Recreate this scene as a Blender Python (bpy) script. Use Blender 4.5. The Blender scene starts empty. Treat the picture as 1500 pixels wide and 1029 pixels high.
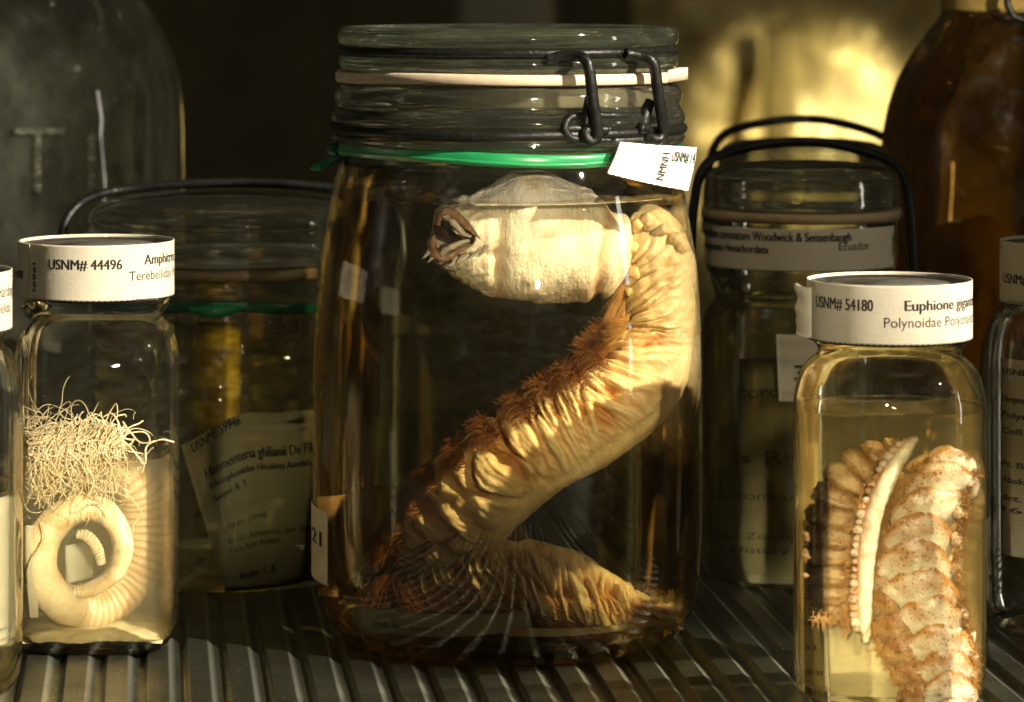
import bpy, math, random
import numpy as np
from mathutils import Vector, noise
random.seed(7)
C = bpy.context.scene.collection
S = 0.01                       # everything below is written in centimetres
F, HZ, CAMH = 5000.0, -40.0, 19.4
PI = math.pi

def P(px, py, d):              # a point of the picture at depth d (cm)
    return np.array([(px - 750) * d / F, d, CAMH - (py - HZ) * d / F])
def ZZ(py, d): return CAMH - (py - HZ) * d / F
def sm(a, b, x):
    t = min(1, max(0, (x - a) / (b - a))); return t * t * (3 - 2 * t)
def nz(x, y=0, z=0): return noise.noise(Vector((x, y, z)))

# ------------------------------------------------------------------ scene objects
def tag(o, label=None, cat=None, group=None, kind=None):
    for k, v in (('label', label), ('category', cat), ('group', group), ('kind', kind)):
        if v: o[k] = v
    return o
LOC = {}
def thing(name, x, y, label, cat, group=None, z=0.0):
    o = bpy.data.objects.new(name, None); C.objects.link(o)
    o.empty_display_size = 0.01
    o.location = (x * S, y * S, z * S); LOC[o.name] = (x, y, z)
    return tag(o, label, cat, group)
def root_loc(p):
    t = np.zeros(3)
    while p is not None:
        t = t + np.array(LOC.get(p.name, (0, 0, 0))); p = p.parent
    return t
def mesh(name, V, Fc, mat, parent=None, smooth=True, attr=None, origin=None, mats=None, fm=None):
    V = np.asarray(V, float).reshape(-1, 3)
    off = root_loc(parent)
    o3 = np.array(origin if origin is not None else (off if parent is None else off), float)
    me = bpy.data.meshes.new(name)
    me.from_pydata(((V - o3) * S).tolist(), [], Fc)
    for m in (mats or [mat]): me.materials.append(m)
    if fm is not None: me.polygons.foreach_set('material_index', fm)
    if smooth: me.polygons.foreach_set('use_smooth', [True] * len(me.polygons))
    if attr is not None:
        a = me.attributes.new('pig', 'FLOAT', 'POINT'); a.data.foreach_set('value', np.asarray(attr, np.float32))
    me.update()
    o = bpy.data.objects.new(name, me); C.objects.link(o)
    if parent is not None:
        o.parent = parent; d = o3 - off; o.location = d * S; LOC[o.name] = tuple(d)
    else:
        o.location = o3 * S; LOC[o.name] = tuple(o3)
    return o
class MB:                       # collects shapes into one mesh
    def __init__(s): s.V = []; s.F = []; s.A = []; s.n = 0
    def add(s, V, Fc, A=None):
        V = np.asarray(V, float).reshape(-1, 3)
        s.F += [tuple(i + s.n for i in f) for f in Fc]; s.V.append(V); s.n += len(V)
        s.A.append(np.zeros(len(V)) if A is None else np.asarray(A, float)); return s
    def build(s, name, mat, parent=None, **k):
        return mesh(name, np.concatenate(s.V), s.F, mat, parent, attr=np.concatenate(s.A), **k)
def grid_faces(n, m, closed_u=False, closed_v=True):
    f = []
    for i in range(n if closed_u else n - 1):
        for j in range(m if closed_v else m - 1):
            a, b = i * m + j, i * m + (j + 1) % m
            c, d = ((i + 1) % n) * m + (j + 1) % m, ((i + 1) % n) * m + j
            f.append((a, b, c, d))
    return f
def spline(pts, n):
    pts = np.asarray(pts, float); k = len(pts)
    if k < 2: return pts
    e = np.vstack([2 * pts[0] - pts[1], pts, 2 * pts[-1] - pts[-2]])
    out = []
    seg = np.linalg.norm(np.diff(pts[:, :3], axis=0), axis=1); cum = np.concatenate([[0], np.cumsum(seg)])
    for t in np.linspace(0, cum[-1], n):
        i = min(k - 2, int(np.searchsorted(cum, t, side='right') - 1)); u = (t - cum[i]) / max(seg[i], 1e-9)
        p0, p1, p2, p3 = e[i], e[i + 1], e[i + 2], e[i + 3]
        out.append(0.5 * (2 * p1 + (p2 - p0) * u + (2 * p0 - 5 * p1 + 4 * p2 - p3) * u * u + (3 * p1 - p0 - 3 * p2 + p3) * u ** 3))
    return np.array(out)
def lathe(prof, cx, cy, seg=96, n=2.0, ry=1.0, dimple=0):
    """prof [(r, z)] bottom to top; n>2 gives a rounded square"""
    V = []; th = np.linspace(0, 2 * PI, seg, endpoint=False)
    c, s = np.cos(th), np.sin(th)
    for q in prof:
        r, z = q[0], q[1]; nn = q[2] if len(q) > 2 else n
        k = (np.abs(c) ** nn + np.abs(s) ** nn) ** (-1 / nn)
        V += list(zip(cx + r * k * c, cy + r * ry * k * s, np.full(seg, z)))
    Fc = grid_faces(len(prof), seg)
    m = len(prof)
    b, t = len(V), len(V) + 1
    V.append((cx, cy, prof[0][1])); V.append((cx, cy, prof[-1][1]))
    if prof[0][0] > 1e-6: Fc += [(b, (j + 1) % seg, j) for j in range(seg)]
    if prof[-1][0] > 1e-6: Fc += [(t, (m - 1) * seg + j, (m - 1) * seg + (j + 1) % seg) for j in range(seg)]
    return V, Fc
def lathe_ring(prof, cx, cy, seg=96, wob=0):
    V = []; th = np.linspace(0, 2 * PI, seg, endpoint=False)
    for r, z in prof:
        V += list(zip(cx + r * np.cos(th), cy + r * np.sin(th), z + wob * np.sin(3 * th + 1) + wob * .6 * np.sin(5 * th)))
    return V, grid_faces(len(prof), seg, closed_u=True)
def smooth_prof(pts, n):
    p = spline([(r, z, 0) for r, z in pts], n); return [(max(0, a), b) for a, b, _ in p]
def tube(path, rad, seg=10, cap=True, disp=None, n=None, ref=None, flat=1.0):
    """swept tube along path (k x 3); rad scalar/array; disp(i, u, th, pos, nrm) -> (offset cm, pigment)"""
    path = np.asarray(path, float); rad = np.broadcast_to(np.asarray(rad, float), (len(path),)).copy()
    if n:
        q = spline(np.column_stack([path, rad]), n); path, rad = q[:, :3], np.maximum(q[:, 3], 1e-3)
    T = np.gradient(path, axis=0); T /= np.linalg.norm(T, axis=1)[:, None] + 1e-12
    u = np.concatenate([[0], np.cumsum(np.linalg.norm(np.diff(path, axis=0), axis=1))])
    V = []; A = []; k = len(path); e1 = None
    for i in range(k):
        if ref is not None:
            e1 = np.cross(np.asarray(ref, float), T[i])
        else:
            if e1 is None:
                h = np.array([0, 0, 1.0]) if abs(T[i][2]) < .9 else np.array([1.0, 0, 0]); e1 = np.cross(T[i], h)
            e1 = e1 - T[i] * e1.dot(T[i])
        e1 = e1 / (np.linalg.norm(e1) + 1e-12); e2 = np.cross(T[i], e1)
        for j in range(seg):
            th = 2 * PI * j / seg; nr = e1 * math.cos(th) + e2 * math.sin(th) * flat
            p = path[i] + nr * rad[i]
            if disp:
                dd, a = disp(i, u[i], th, p, nr, u[-1]); p = p + nr * dd; A.append(a)
            else: A.append(0)
            V.append(p)
    Fc = grid_faces(k, seg)
    if cap:
        b = len(V); V.append(path[0]); V.append(path[-1]); A += [A[0], A[-1]]
        Fc += [(b, (j + 1) % seg, j) for j in range(seg)] + [(b + 1, (k - 1) * seg + j, (k - 1) * seg + (j + 1) % seg) for j in range(seg)]
    return np.array(V), Fc, A
def box(c, s, rot=None):
    V = np.array([(x, y, z) for x in (-1, 1) for y in (-1, 1) for z in (-1, 1)], float) * np.array(s) / 2
    if rot is not None: V = V @ np.asarray(rot).T
    return V + np.array(c), [(0, 1, 3, 2), (4, 6, 7, 5), (0, 4, 5, 1), (2, 3, 7, 6), (0, 2, 6, 4), (1, 5, 7, 3)]
def text2d(s, bold=False):
    """mesh of a line of lettering scaled to the unit box: (verts, faces, width/height of the bounding box)"""
    cu = bpy.data.curves.new('t', 'FONT'); cu.body = s; cu.size = 1; cu.resolution_u = 3
    o = bpy.data.objects.new('t', cu); C.objects.link(o)
    dg = bpy.context.evaluated_depsgraph_get(); me = bpy.data.meshes.new_from_object(o.evaluated_get(dg))
    V = np.array([v.co[:2] for v in me.vertices]); Fc = [tuple(p.vertices) for p in me.polygons]
    bpy.data.objects.remove(o); bpy.data.curves.remove(cu); bpy.data.meshes.remove(me)
    if bold:                                   # a heavier face: the same strokes again, a hair to each side
        k = len(V); V = np.vstack([V + np.array([dx, dy]) for dx, dy in ((0, 0), (.035, 0), (.07, 0))]); Fc = [tuple(i + k * q for i in f) for q in range(3) for f in Fc]
    mn, mx = V.min(0), V.max(0)
    return V - np.array([mn[0], 0]), Fc, mx[0] - mn[0]
def lettering(mb, s, fn, x0, y0, w, cap, bold=False, rot=0, mirror=False):
    """write s into mb; fn(x, y) places the flat text; cap = height of a capital, w = width (None: natural)"""
    V, Fc, wid = text2d(s, bold)
    k = cap / 0.70; kx = (w / wid) if w else k
    out = []
    for x, y in V:
        a, b = x * kx, y * k
        if mirror: a = (w or wid * k) - a
        if rot: a, b = -b, a
        if rot == -1: a, b = -a, -b
        out.append(fn(x0 + a, y0 + b))
    mb.add(out, Fc)

# ------------------------------------------------------------------ materials
def new_mat(name):
    m = bpy.data.materials.new(name); m.use_nodes = True; nt = m.node_tree; nt.nodes.clear()
    return m, nt, nt.nodes.new('ShaderNodeOutputMaterial')
def nd(nt, t, **k):
    n = nt.nodes.new(t)
    for a, v in k.items():
        if hasattr(n, a) and a not in n.inputs: setattr(n, a, v)
        else: n.inputs[a].default_value = v
    return n
def ln(nt, a, b): nt.links.new(a, b)
def c4(c): return (c[0], c[1], c[2], 1)
def math_n(nt, op, a, b=None, clamp=False):
    n = nt.nodes.new('ShaderNodeMath'); n.operation = op; n.use_clamp = clamp
    for i, v in enumerate((a, b)):
        if v is None: continue
        if isinstance(v, (int, float)): n.inputs[i].default_value = v
        else: ln(nt, v, n.inputs[i])
    return n.outputs[0]
def mixc(nt, f, a, b, t='MIX'):
    n = nt.nodes.new('ShaderNodeMix'); n.data_type = 'RGBA'; n.blend_type = t
    for i, v in ((0, f), (6, a), (7, b)):
        if isinstance(v, (int, float)): n.inputs[i].default_value = v
        elif isinstance(v, tuple): n.inputs[i].default_value = c4(v)
        else: ln(nt, v, n.inputs[i])
    return n.outputs[2]
def noise_n(nt, scale, detail=4, rough=.55, stretch=None, co='Object'):
    tc = nt.nodes.new('ShaderNodeTexCoord'); v = tc.outputs[co]
    if stretch:
        mp = nt.nodes.new('ShaderNodeMapping'); mp.inputs['Scale'].default_value = stretch; ln(nt, v, mp.inputs[0]); v = mp.outputs[0]
    n = nd(nt, 'ShaderNodeTexNoise', Scale=scale, Detail=detail, Roughness=rough); ln(nt, v, n.inputs['Vector'])
    return n.outputs[0]
def ramp(nt, f, stops):
    n = nt.nodes.new('ShaderNodeValToRGB'); ln(nt, f, n.inputs[0]); e = n.color_ramp.elements
    while len(e) < len(stops): e.new(.5)
    for q, (p, c) in zip(e, stops): q.position = p; q.color = c4(c)
    return n.outputs[0]
def bump(nt, h, strength=.3, dist=.001):
    n = nd(nt, 'ShaderNodeBump', Strength=strength, Distance=dist); ln(nt, h, n.inputs['Height']); return n.outputs[0]
def pbr(name, base, rough=.5, metal=0, var=.12, scale=300, bmp=0, sss=0, rad=(.002, .001, .0005), trans=0, bscale=None, coat=0, spec=.5, stretch=None):
    m, nt, out = new_mat(name)
    b = nt.nodes.new('ShaderNodeBsdfPrincipled')
    f = noise_n(nt, scale, stretch=stretch)
    lo = tuple(x * (1 - var) for x in base); hi = tuple(min(1, x * (1 + var)) for x in base)
    ln(nt, ramp(nt, f, [(.3, lo), (.7, hi)]), b.inputs['Base Color'])
    b.inputs['Roughness'].default_value = rough; b.inputs['Metallic'].default_value = metal
    b.inputs['Specular IOR Level'].default_value = spec
    if sss: b.inputs['Subsurface Weight'].default_value = sss; b.inputs['Subsurface Radius'].default_value = rad; b.inputs['Subsurface Scale'].default_value = 1
    if trans: b.inputs['Transmission Weight'].default_value = trans
    if coat: b.inputs['Coat Weight'].default_value = coat
    if bmp: ln(nt, bump(nt, noise_n(nt, bscale or scale, 6, stretch=stretch), bmp), b.inputs['Normal'])
    ln(nt, b.outputs[0], out.inputs[0]); return m
def glass(name, tint=(.96, .97, .95), edge=(.75, .8, .7), power=3.0, amount=.95, ior=1.5, base=0.0, wav=.15, refl=1.0, rough=0.0, vol=None, wscale=60, wst=(1, 1, .35), haze=0.0, hazec=(.62, .64, .52), scat=None, hst=(1, 1, 2.2), hcon=1.0, grough=.02):
    """clear glass: straight through where it faces us, bending more and more towards its edges, with Fresnel reflections"""
    m, nt, out = new_mat(name)
    lw = nd(nt, 'ShaderNodeLayerWeight', Blend=.5)
    e = math_n(nt, 'POWER', lw.outputs['Facing'], power); e = math_n(nt, 'MULTIPLY', e, amount); e = math_n(nt, 'ADD', e, base, True)
    nrm = bump(nt, noise_n(nt, wscale, 2, stretch=wst), wav, .002)
    tr = nd(nt, 'ShaderNodeBsdfTransparent', Color=c4(tint))
    rf = nd(nt, 'ShaderNodeBsdfGlass', Color=c4(edge), IOR=ior, Roughness=rough); ln(nt, nrm, rf.inputs['Normal'])
    mx = nt.nodes.new('ShaderNodeMixShader'); ln(nt, e, mx.inputs[0]); ln(nt, tr.outputs[0], mx.inputs[1]); ln(nt, rf.outputs[0], mx.inputs[2])
    fr = nd(nt, 'ShaderNodeFresnel', IOR=ior); ln(nt, nrm, fr.inputs['Normal'])
    fa = math_n(nt, 'MULTIPLY', fr.outputs[0], refl, True)
    gl = nd(nt, 'ShaderNodeBsdfGlossy', Roughness=grough, Color=(1, 1, 1, 1)); ln(nt, nrm, gl.inputs['Normal'])
    m2 = nt.nodes.new('ShaderNodeMixShader'); ln(nt, fa, m2.inputs[0]); ln(nt, mx.outputs[0], m2.inputs[1]); ln(nt, gl.outputs[0], m2.inputs[2])
    last = m2.outputs[0]
    if haze:                                  # dust, plus pale colour standing in for light caught in the glass
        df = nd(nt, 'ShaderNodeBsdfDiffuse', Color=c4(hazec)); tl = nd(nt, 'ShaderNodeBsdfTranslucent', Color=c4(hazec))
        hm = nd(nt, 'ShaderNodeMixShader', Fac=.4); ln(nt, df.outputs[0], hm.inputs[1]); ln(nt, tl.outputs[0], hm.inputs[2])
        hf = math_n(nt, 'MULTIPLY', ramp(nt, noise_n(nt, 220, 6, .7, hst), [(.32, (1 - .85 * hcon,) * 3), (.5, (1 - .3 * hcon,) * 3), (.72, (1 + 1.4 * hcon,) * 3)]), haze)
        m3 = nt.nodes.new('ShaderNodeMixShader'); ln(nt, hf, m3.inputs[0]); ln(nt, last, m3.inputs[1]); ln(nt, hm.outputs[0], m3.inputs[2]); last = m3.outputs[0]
    ln(nt, last, out.inputs[0])
    if vol:
        va = nd(nt, 'ShaderNodeVolumeAbsorption', Color=c4(vol[0]), Density=vol[1]); vo = va.outputs[0]
        if scat:
            vsn = nd(nt, 'ShaderNodeVolumeScatter', Color=c4(scat[0]), Density=scat[1], Anisotropy=.4); ad = nt.nodes.new('ShaderNodeAddShader'); ln(nt, vo, ad.inputs[0]); ln(nt, vsn.outputs[0], ad.inputs[1]); vo = ad.outputs[0]
        ln(nt, vo, out.inputs['Volume'])
    return m
def flesh(name, cream, brown, sss=.25, rough=.38, bscale=260, bst=.35, mottle=.5, rad=(.0035, .0017, .0007), stretch=None, speck=0):
    m, nt, out = new_mat(name)
    b = nt.nodes.new('ShaderNodeBsdfPrincipled')
    at = nt.nodes.new('ShaderNodeAttribute'); at.attribute_name = 'pig'
    n1 = noise_n(nt, 90, 5, .6); n2 = noise_n(nt, 420, 4, .6)
    base = ramp(nt, n1, [(.30, (cream[0] * .74, cream[1] * .66, cream[2] * .52)), (.46, tuple(x * .9 for x in cream)), (.62, cream), (.75, tuple(min(.93, x * 1.07 + .02) for x in cream))])
    f = math_n(nt, 'ADD', at.outputs['Fac'], math_n(nt, 'MULTIPLY', math_n(nt, 'SUBTRACT', n2, .5), mottle)); f = math_n(nt, 'ADD', f, 0, True)
    col = mixc(nt, f, base, brown)
    if speck:
        v = nd(nt, 'ShaderNodeTexVoronoi', Scale=900); tc = nt.nodes.new('ShaderNodeTexCoord'); ln(nt, tc.outputs['Object'], v.inputs['Vector'])
        sp = math_n(nt, 'MULTIPLY', math_n(nt, 'LESS_THAN', v.outputs['Distance'], .28), math_n(nt, 'MULTIPLY', math_n(nt, 'ADD', f, .15), speck), True)
        col = mixc(nt, sp, col, tuple(x * .35 for x in brown))
    ln(nt, col, b.inputs['Base Color'])
    b.inputs['Roughness'].default_value = rough
    b.inputs['Subsurface Weight'].default_value = sss; b.inputs['Subsurface Radius'].default_value = rad; b.inputs['Subsurface Scale'].default_value = 1
    h = math_n(nt, 'ADD', noise_n(nt, bscale, 6, .6, stretch), math_n(nt, 'MULTIPLY', noise_n(nt, 900, 3), .35))
    ln(nt, bump(nt, h, bst, .0012), b.inputs['Normal'])
    ln(nt, b.outputs[0], out.inputs[0]); return m
def hair_mat(name, a, b_):
    m, nt, out = new_mat(name)
    col = ramp(nt, noise_n(nt, 150, 3), [(.3, a), (.7, b_)])
    d = nd(nt, 'ShaderNodeBsdfPrincipled', Roughness=.35); ln(nt, col, d.inputs['Base Color'])
    t = nt.nodes.new('ShaderNodeBsdfTranslucent'); ln(nt, col, t.inputs[0])
    mx = nd(nt, 'ShaderNodeMixShader', Fac=.45); ln(nt, d.outputs[0], mx.inputs[1]); ln(nt, t.outputs[0], mx.inputs[2]); ln(nt, mx.outputs[0], out.inputs[0]); return m
def paper_mat(name, col, trans=.2, var=.1):
    m, nt, out = new_mat(name)
    f = noise_n(nt, 120, 6, .65); f2 = noise_n(nt, 1500, 2)
    c = ramp(nt, f, [(.3, tuple(x * (1 - var) for x in col)), (.7, col)])
    st = ramp(nt, noise_n(nt, 38, 7, .7), [(.52, (0, 0, 0)), (.72, (.55, .55, .55))]); c = mixc(nt, st, c, (col[0] * .82, col[1] * .68, col[2] * .46))
    d = nd(nt, 'ShaderNodeBsdfPrincipled', Roughness=.8); ln(nt, c, d.inputs['Base Color']); ln(nt, bump(nt, f2, .25, .0003), d.inputs['Normal'])
    t = nt.nodes.new('ShaderNodeBsdfTranslucent'); ln(nt, c, t.inputs[0])
    mx = nd(nt, 'ShaderNodeMixShader', Fac=trans); ln(nt, d.outputs[0], mx.inputs[1]); ln(nt, t.outputs[0], mx.inputs[2]); ln(nt, mx.outputs[0], out.inputs[0]); return m

M = {}
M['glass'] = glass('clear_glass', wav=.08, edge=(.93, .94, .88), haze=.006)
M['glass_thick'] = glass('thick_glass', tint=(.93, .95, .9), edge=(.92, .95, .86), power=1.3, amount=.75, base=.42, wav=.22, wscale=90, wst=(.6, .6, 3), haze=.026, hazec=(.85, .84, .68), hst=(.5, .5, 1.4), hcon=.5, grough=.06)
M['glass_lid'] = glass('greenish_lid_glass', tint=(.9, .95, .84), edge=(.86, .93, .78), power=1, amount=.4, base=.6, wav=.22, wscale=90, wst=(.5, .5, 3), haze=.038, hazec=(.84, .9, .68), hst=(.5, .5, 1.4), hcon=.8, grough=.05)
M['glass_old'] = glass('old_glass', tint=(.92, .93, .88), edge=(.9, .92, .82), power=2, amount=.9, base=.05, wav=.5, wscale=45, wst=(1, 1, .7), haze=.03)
M['glass_hazed'] = glass('hazed_glass', tint=(.88, .89, .82), edge=(.9, .92, .82), power=2, amount=.9, base=.05, wav=.6, wscale=30, wst=(1, 1, .7), haze=.10, hst=(.1, .1, .06))  # dust haze thickened to stand in for a soft grey reflection
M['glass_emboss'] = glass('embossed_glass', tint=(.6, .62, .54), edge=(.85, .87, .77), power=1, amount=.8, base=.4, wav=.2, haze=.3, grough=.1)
M['glass_amber'] = glass('amber_glass', tint=(.86, .62, .27), edge=(.92, .7, .35), power=2.2, amount=.9, base=.06, wav=.5, wscale=40, haze=.06, hazec=(.6, .33, .09), hst=(.25, .25, .08))  # streaky golden haze stands in for highlights in the bottle
M['liq_big'] = glass('amber_fluid', tint=(.985, .98, .95), edge=(.97, .93, .75), power=3.2, amount=.8, ior=1.36, wav=.03, refl=.35, vol=((.88, .78, .36), 12))
M['liq_left'] = glass('straw_fluid', tint=(.99, .98, .95), edge=(.97, .94, .8), power=3.2, amount=.7, ior=1.36, wav=.03, refl=.35, vol=((.9, .8, .35), 9), scat=((1, .92, .62), 20))
M['liq_right'] = glass('yellow_fluid', tint=(.99, .98, .94), edge=(.98, .94, .75), power=3.2, amount=.7, ior=1.36, wav=.03, refl=.35, vol=((.93, .76, .16), 14), scat=((1, .9, .50), 5.5))
M['liq_dark'] = glass('dark_fluid', tint=(.95, .94, .88), edge=(.9, .85, .65), power=3, amount=.7, ior=1.36, wav=.03, refl=.35, vol=((.85, .75, .4), 7))
M['wire'] = pbr('black_enamel_wire', (.010, .010, .009), .36, .1, .5, 500, .35, spec=.4)
M['wire_worn'] = pbr('worn_wire', (.10, .10, .10), .45, .5, .5, 700, .3)
M['gasket'] = pbr('cream_rubber', (.72, .58, .42), .55, 0, .1, 200, .1, sss=.1)
M['gasket_old'] = pbr('aged_rubber', (.45, .33, .19), .6, 0, .15, 200, .1)
M['paper'] = paper_mat('label_paper', (.85, .77, .61), .1)
M['paper_white'] = paper_mat('white_tag_paper', (.86, .85, .80), .15)
M['paper_wet'] = paper_mat('soaked_paper', (.76, .68, .42), .35, .14)
M['paper_back'] = paper_mat('backing_paper', (.84, .79, .6), .45, .1)
M['paper_tan'] = paper_mat('brown_soaked_paper', (.34, .20, .09), .3, .2)
M['ink'] = pbr('black_ink', (.02, .018, .016), .7, 0, .2)
M['ink_grey'] = pbr('faded_ink', (.12, .10, .07), .8, 0, .3)
M['cap'] = pbr('black_bakelite', (.015, .014, .013), .3, 0, .3, 300, .15)
M['cap_metal'] = pbr('grey_cap_top', (.25, .24, .21), .35, .6, .4, 250, .3)
M['brass'] = pbr('gold_cap', (.78, .55, .18), .35, .35, .15, 300, .1)
M['green'] = pbr('green_plastic', (.02, .32, .11), .28, 0, .15, 120, .15, sss=.3, rad=(.001, .003, .001), trans=.25)
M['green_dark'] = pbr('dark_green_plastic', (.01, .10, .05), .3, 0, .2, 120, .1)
M['flesh'] = flesh('preserved_body', (.82, .62, .33), (.44, .17, .03), mottle=.3, bst=.5, sss=.35)
M['flesh_head'] = flesh('preserved_proboscis', (.90, .83, .71), (.50, .27, .12), mottle=.4, bst=.95, bscale=190, stretch=(2.6, 1, .7))
M['lip'] = flesh('dark_lip', (.46, .27, .15), (.15, .06, .03), mottle=.9, rough=.3)
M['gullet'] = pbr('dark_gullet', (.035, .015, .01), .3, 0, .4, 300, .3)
M['jaw'] = pbr('pale_jaw', (.66, .56, .44), .35, 0, .3, 260, .4, sss=.2)
M['bristle'] = hair_mat('rust_bristle', (.26, .085, .022), (.58, .26, .075))
M['bristle_gold'] = hair_mat('gold_bristle', (.52, .24, .06), (.75, .45, .14))
M['bristle_pale'] = hair_mat('pale_bristle', (.72, .55, .28), (.85, .7, .42))
M['worm'] = flesh('pale_worm', (.86, .70, .44), (.50, .25, .07), mottle=.3, bst=.4, sss=.45, rad=(.005, .003, .0012))
M['tentacle'] = hair_mat('tentacle_skin', (.90, .74, .44), (.96, .88, .66))
M['scale'] = flesh('scale_skin', (.89, .78, .56), (.40, .18, .035), mottle=.75, bst=.5, speck=.9, rough=.24)
M['scale_dark'] = flesh('rough_scale_skin', (.66, .45, .20), (.27, .12, .025), mottle=.8, bst=.8, speck=.8, rough=.28)
M['fringe'] = hair_mat('orange_fringe', (.50, .24, .05), (.74, .46, .14))
M['sediment'] = pbr('sediment', (.62, .52, .28), .8, 0, .25, 200, .8, sss=.2)

def shelf_mat():
    m, nt, out = new_mat('galvanised_shelf')
    b = nd(nt, 'ShaderNodeBsdfPrincipled', Metallic=.85)
    big = noise_n(nt, 25, 5, .65); fine = noise_n(nt, 900, 3, .6); streak = noise_n(nt, 60, 5, .6, (6, .6, 1))
    col = ramp(nt, big, [(.25, (.06, .06, .04)), (.55, (.125, .128, .095)), (.8, (.22, .228, .18))])
    col = mixc(nt, math_n(nt, 'MULTIPLY', math_n(nt, 'GREATER_THAN', streak, .6), .35), col, (.09, .06, .03))
    v = nd(nt, 'ShaderNodeTexVoronoi', Scale=520); tc = nt.nodes.new('ShaderNodeTexCoord'); ln(nt, tc.outputs['Object'], v.inputs['Vector'])
    sp = math_n(nt, 'MULTIPLY', math_n(nt, 'LESS_THAN', v.outputs['Distance'], .16), math_n(nt, 'GREATER_THAN', noise_n(nt, 70, 2), .55))
    col = mixc(nt, math_n(nt, 'MULTIPLY', sp, .8), col, (.75, .73, .65))
    lit_wall = nt.nodes.new('ShaderNodeAttribute'); lit_wall.attribute_name = 'pig'      # light on the left groove walls, put into the colour
    col = mixc(nt, math_n(nt, 'MULTIPLY', lit_wall.outputs['Fac'], math_n(nt, 'ADD', math_n(nt, 'MULTIPLY', big, .9), .35), True), col, (.48, .50, .44))
    ln(nt, col, b.inputs['Base Color'])
    r = ramp(nt, big, [(.3, (.42, .42, .42)), (.7, (.30, .30, .30))]); ln(nt, r, b.inputs['Roughness'])
    ln(nt, bump(nt, math_n(nt, 'ADD', fine, math_n(nt, 'MULTIPLY', streak, .5)), .35, .0006), b.inputs['Normal'])
    ln(nt, b.outputs[0], out.inputs[0]); return m
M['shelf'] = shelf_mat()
M['wall'] = pbr('dark_wall', (.11, .092, .05), .8, 0, .35, 6)

# ------------------------------------------------------------------ shelf and wall
def build_shelf():
    a = math.radians(-6.05); dv = np.array([math.sin(a), math.cos(a), 0]); rv = np.array([math.cos(a), -math.sin(a), 0])
    per = 1.13; prof = []
    x = -75.0; i = 0
    while x < 75:
        w = .035 * nz(i * 1.7, 3)
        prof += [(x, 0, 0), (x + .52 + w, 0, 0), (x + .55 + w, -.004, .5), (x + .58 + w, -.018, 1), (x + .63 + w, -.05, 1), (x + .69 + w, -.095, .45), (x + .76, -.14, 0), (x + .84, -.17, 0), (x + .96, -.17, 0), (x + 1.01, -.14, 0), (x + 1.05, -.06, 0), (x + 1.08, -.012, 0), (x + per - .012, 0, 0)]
        x += per; i += 1
    ts = [-45, 0, 40, 75, 85, 90, 95, 100, 105, 110, 120, 140, 152]
    V = []
    o = P(207, 1029, 90.7); o[2] = 0
    o = o - dv * o[1] / dv[1]
    sh = .62                                  # first rib brought to the picture's one
    for t in ts:
        for (q, z, _) in prof: V.append(o + rv * (q + sh) + dv * t + np.array([0, 0, z]))
    m = len(prof)
    Fc = [(k * m + j, k * m + j + 1, (k + 1) * m + j + 1, (k + 1) * m + j) for k in range(len(ts) - 1) for j in range(m - 1)]
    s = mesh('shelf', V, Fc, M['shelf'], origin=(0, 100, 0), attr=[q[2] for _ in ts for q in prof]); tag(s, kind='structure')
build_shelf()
V, Fc = box((0, 562, 20), (620, 4, 200)); w = mesh('back_wall', V, Fc, M['wall'], smooth=False, origin=(0, 562, -80))
V, Fc = box((0, 470, -30), (500, 150, 4)); w2_ = mesh('far_jar_support', V, Fc, M['wall'], smooth=False, origin=(0, 470, -28)); tag(w2_, kind='structure'); tag(w, kind='structure')  # slab added as a support under the far jars, which otherwise float

# ------------------------------------------------------------------ big jar
D0 = 100.0; K = D0 / F
def jp(pts, d):                # silhouette pixels (half width, y) -> (r, z)
    return [(r * d / F, ZZ(y, d)) for r, y in pts]
def add_ring(cx, cy, R, z, r, name, mat, parent, a0=0, a1=2 * PI, n=96, seg=10):
    full = abs(a1 - a0 - 2 * PI) < 1e-6
    th = np.linspace(a0, a1, n)
    path = np.column_stack([cx + R * np.cos(th), cy + R * np.sin(th), np.full(n, z)])
    V, Fc, A = tube(path, r, seg, cap=not full); return mesh(name, V, Fc, mat, parent)
def cyl_point(cx, cy, r, x, z):             # x = arc length from the front
    t = x / r; return (cx + r * math.sin(t), cy - r * math.cos(t), z)
def band(mb, cx, cy, r, a0, a1, z0, z1, th=.02, n=90, jag=.012, tilt=0, bulge=None, period=6):
    """paper strip round a cylinder between angles a0..a1 from the front; perforated lower edge"""
    n = int(n)
    V = []; zr = [z0, z0 + .05, (z0 + z1) / 2, z1 - .05, z1]; q = len(zr)
    for i in range(n + 1):
        a = a0 + (a1 - a0) * i / n
        for rr in (r, r + th + (bulge(a) if bulge else 0)):
            for kz, z in enumerate(zr):
                jj = jag * (1 if (i % 2) else -.6) + .3 * jag * nz(i * .7, 2) if kz == 0 else (.35 * jag * nz(i * 1.1, 7) if kz == q - 1 else 0)
                V.append((cx + rr * math.sin(a), cy - rr * math.cos(a), z + jj + tilt * a))
    Fc = []; m = 2 * q
    for i in range(n):
        a, b = m * i, m * (i + 1)
        for k in range(q - 1):
            Fc += [(a + q + k, b + q + k, b + q + k + 1, a + q + k + 1), (a + k, a + k + 1, b + k + 1, b + k)]
        Fc += [(a, b, b + q, a + q), (a + q - 1, a + 2 * q - 1, b + 2 * q - 1, b + q - 1)]
    for a in (0, m * n):
        for k in range(q - 1): Fc.append((a + k, a + q + k, a + q + k + 1, a + k + 1))
    mb.add(V, Fc)

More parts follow.
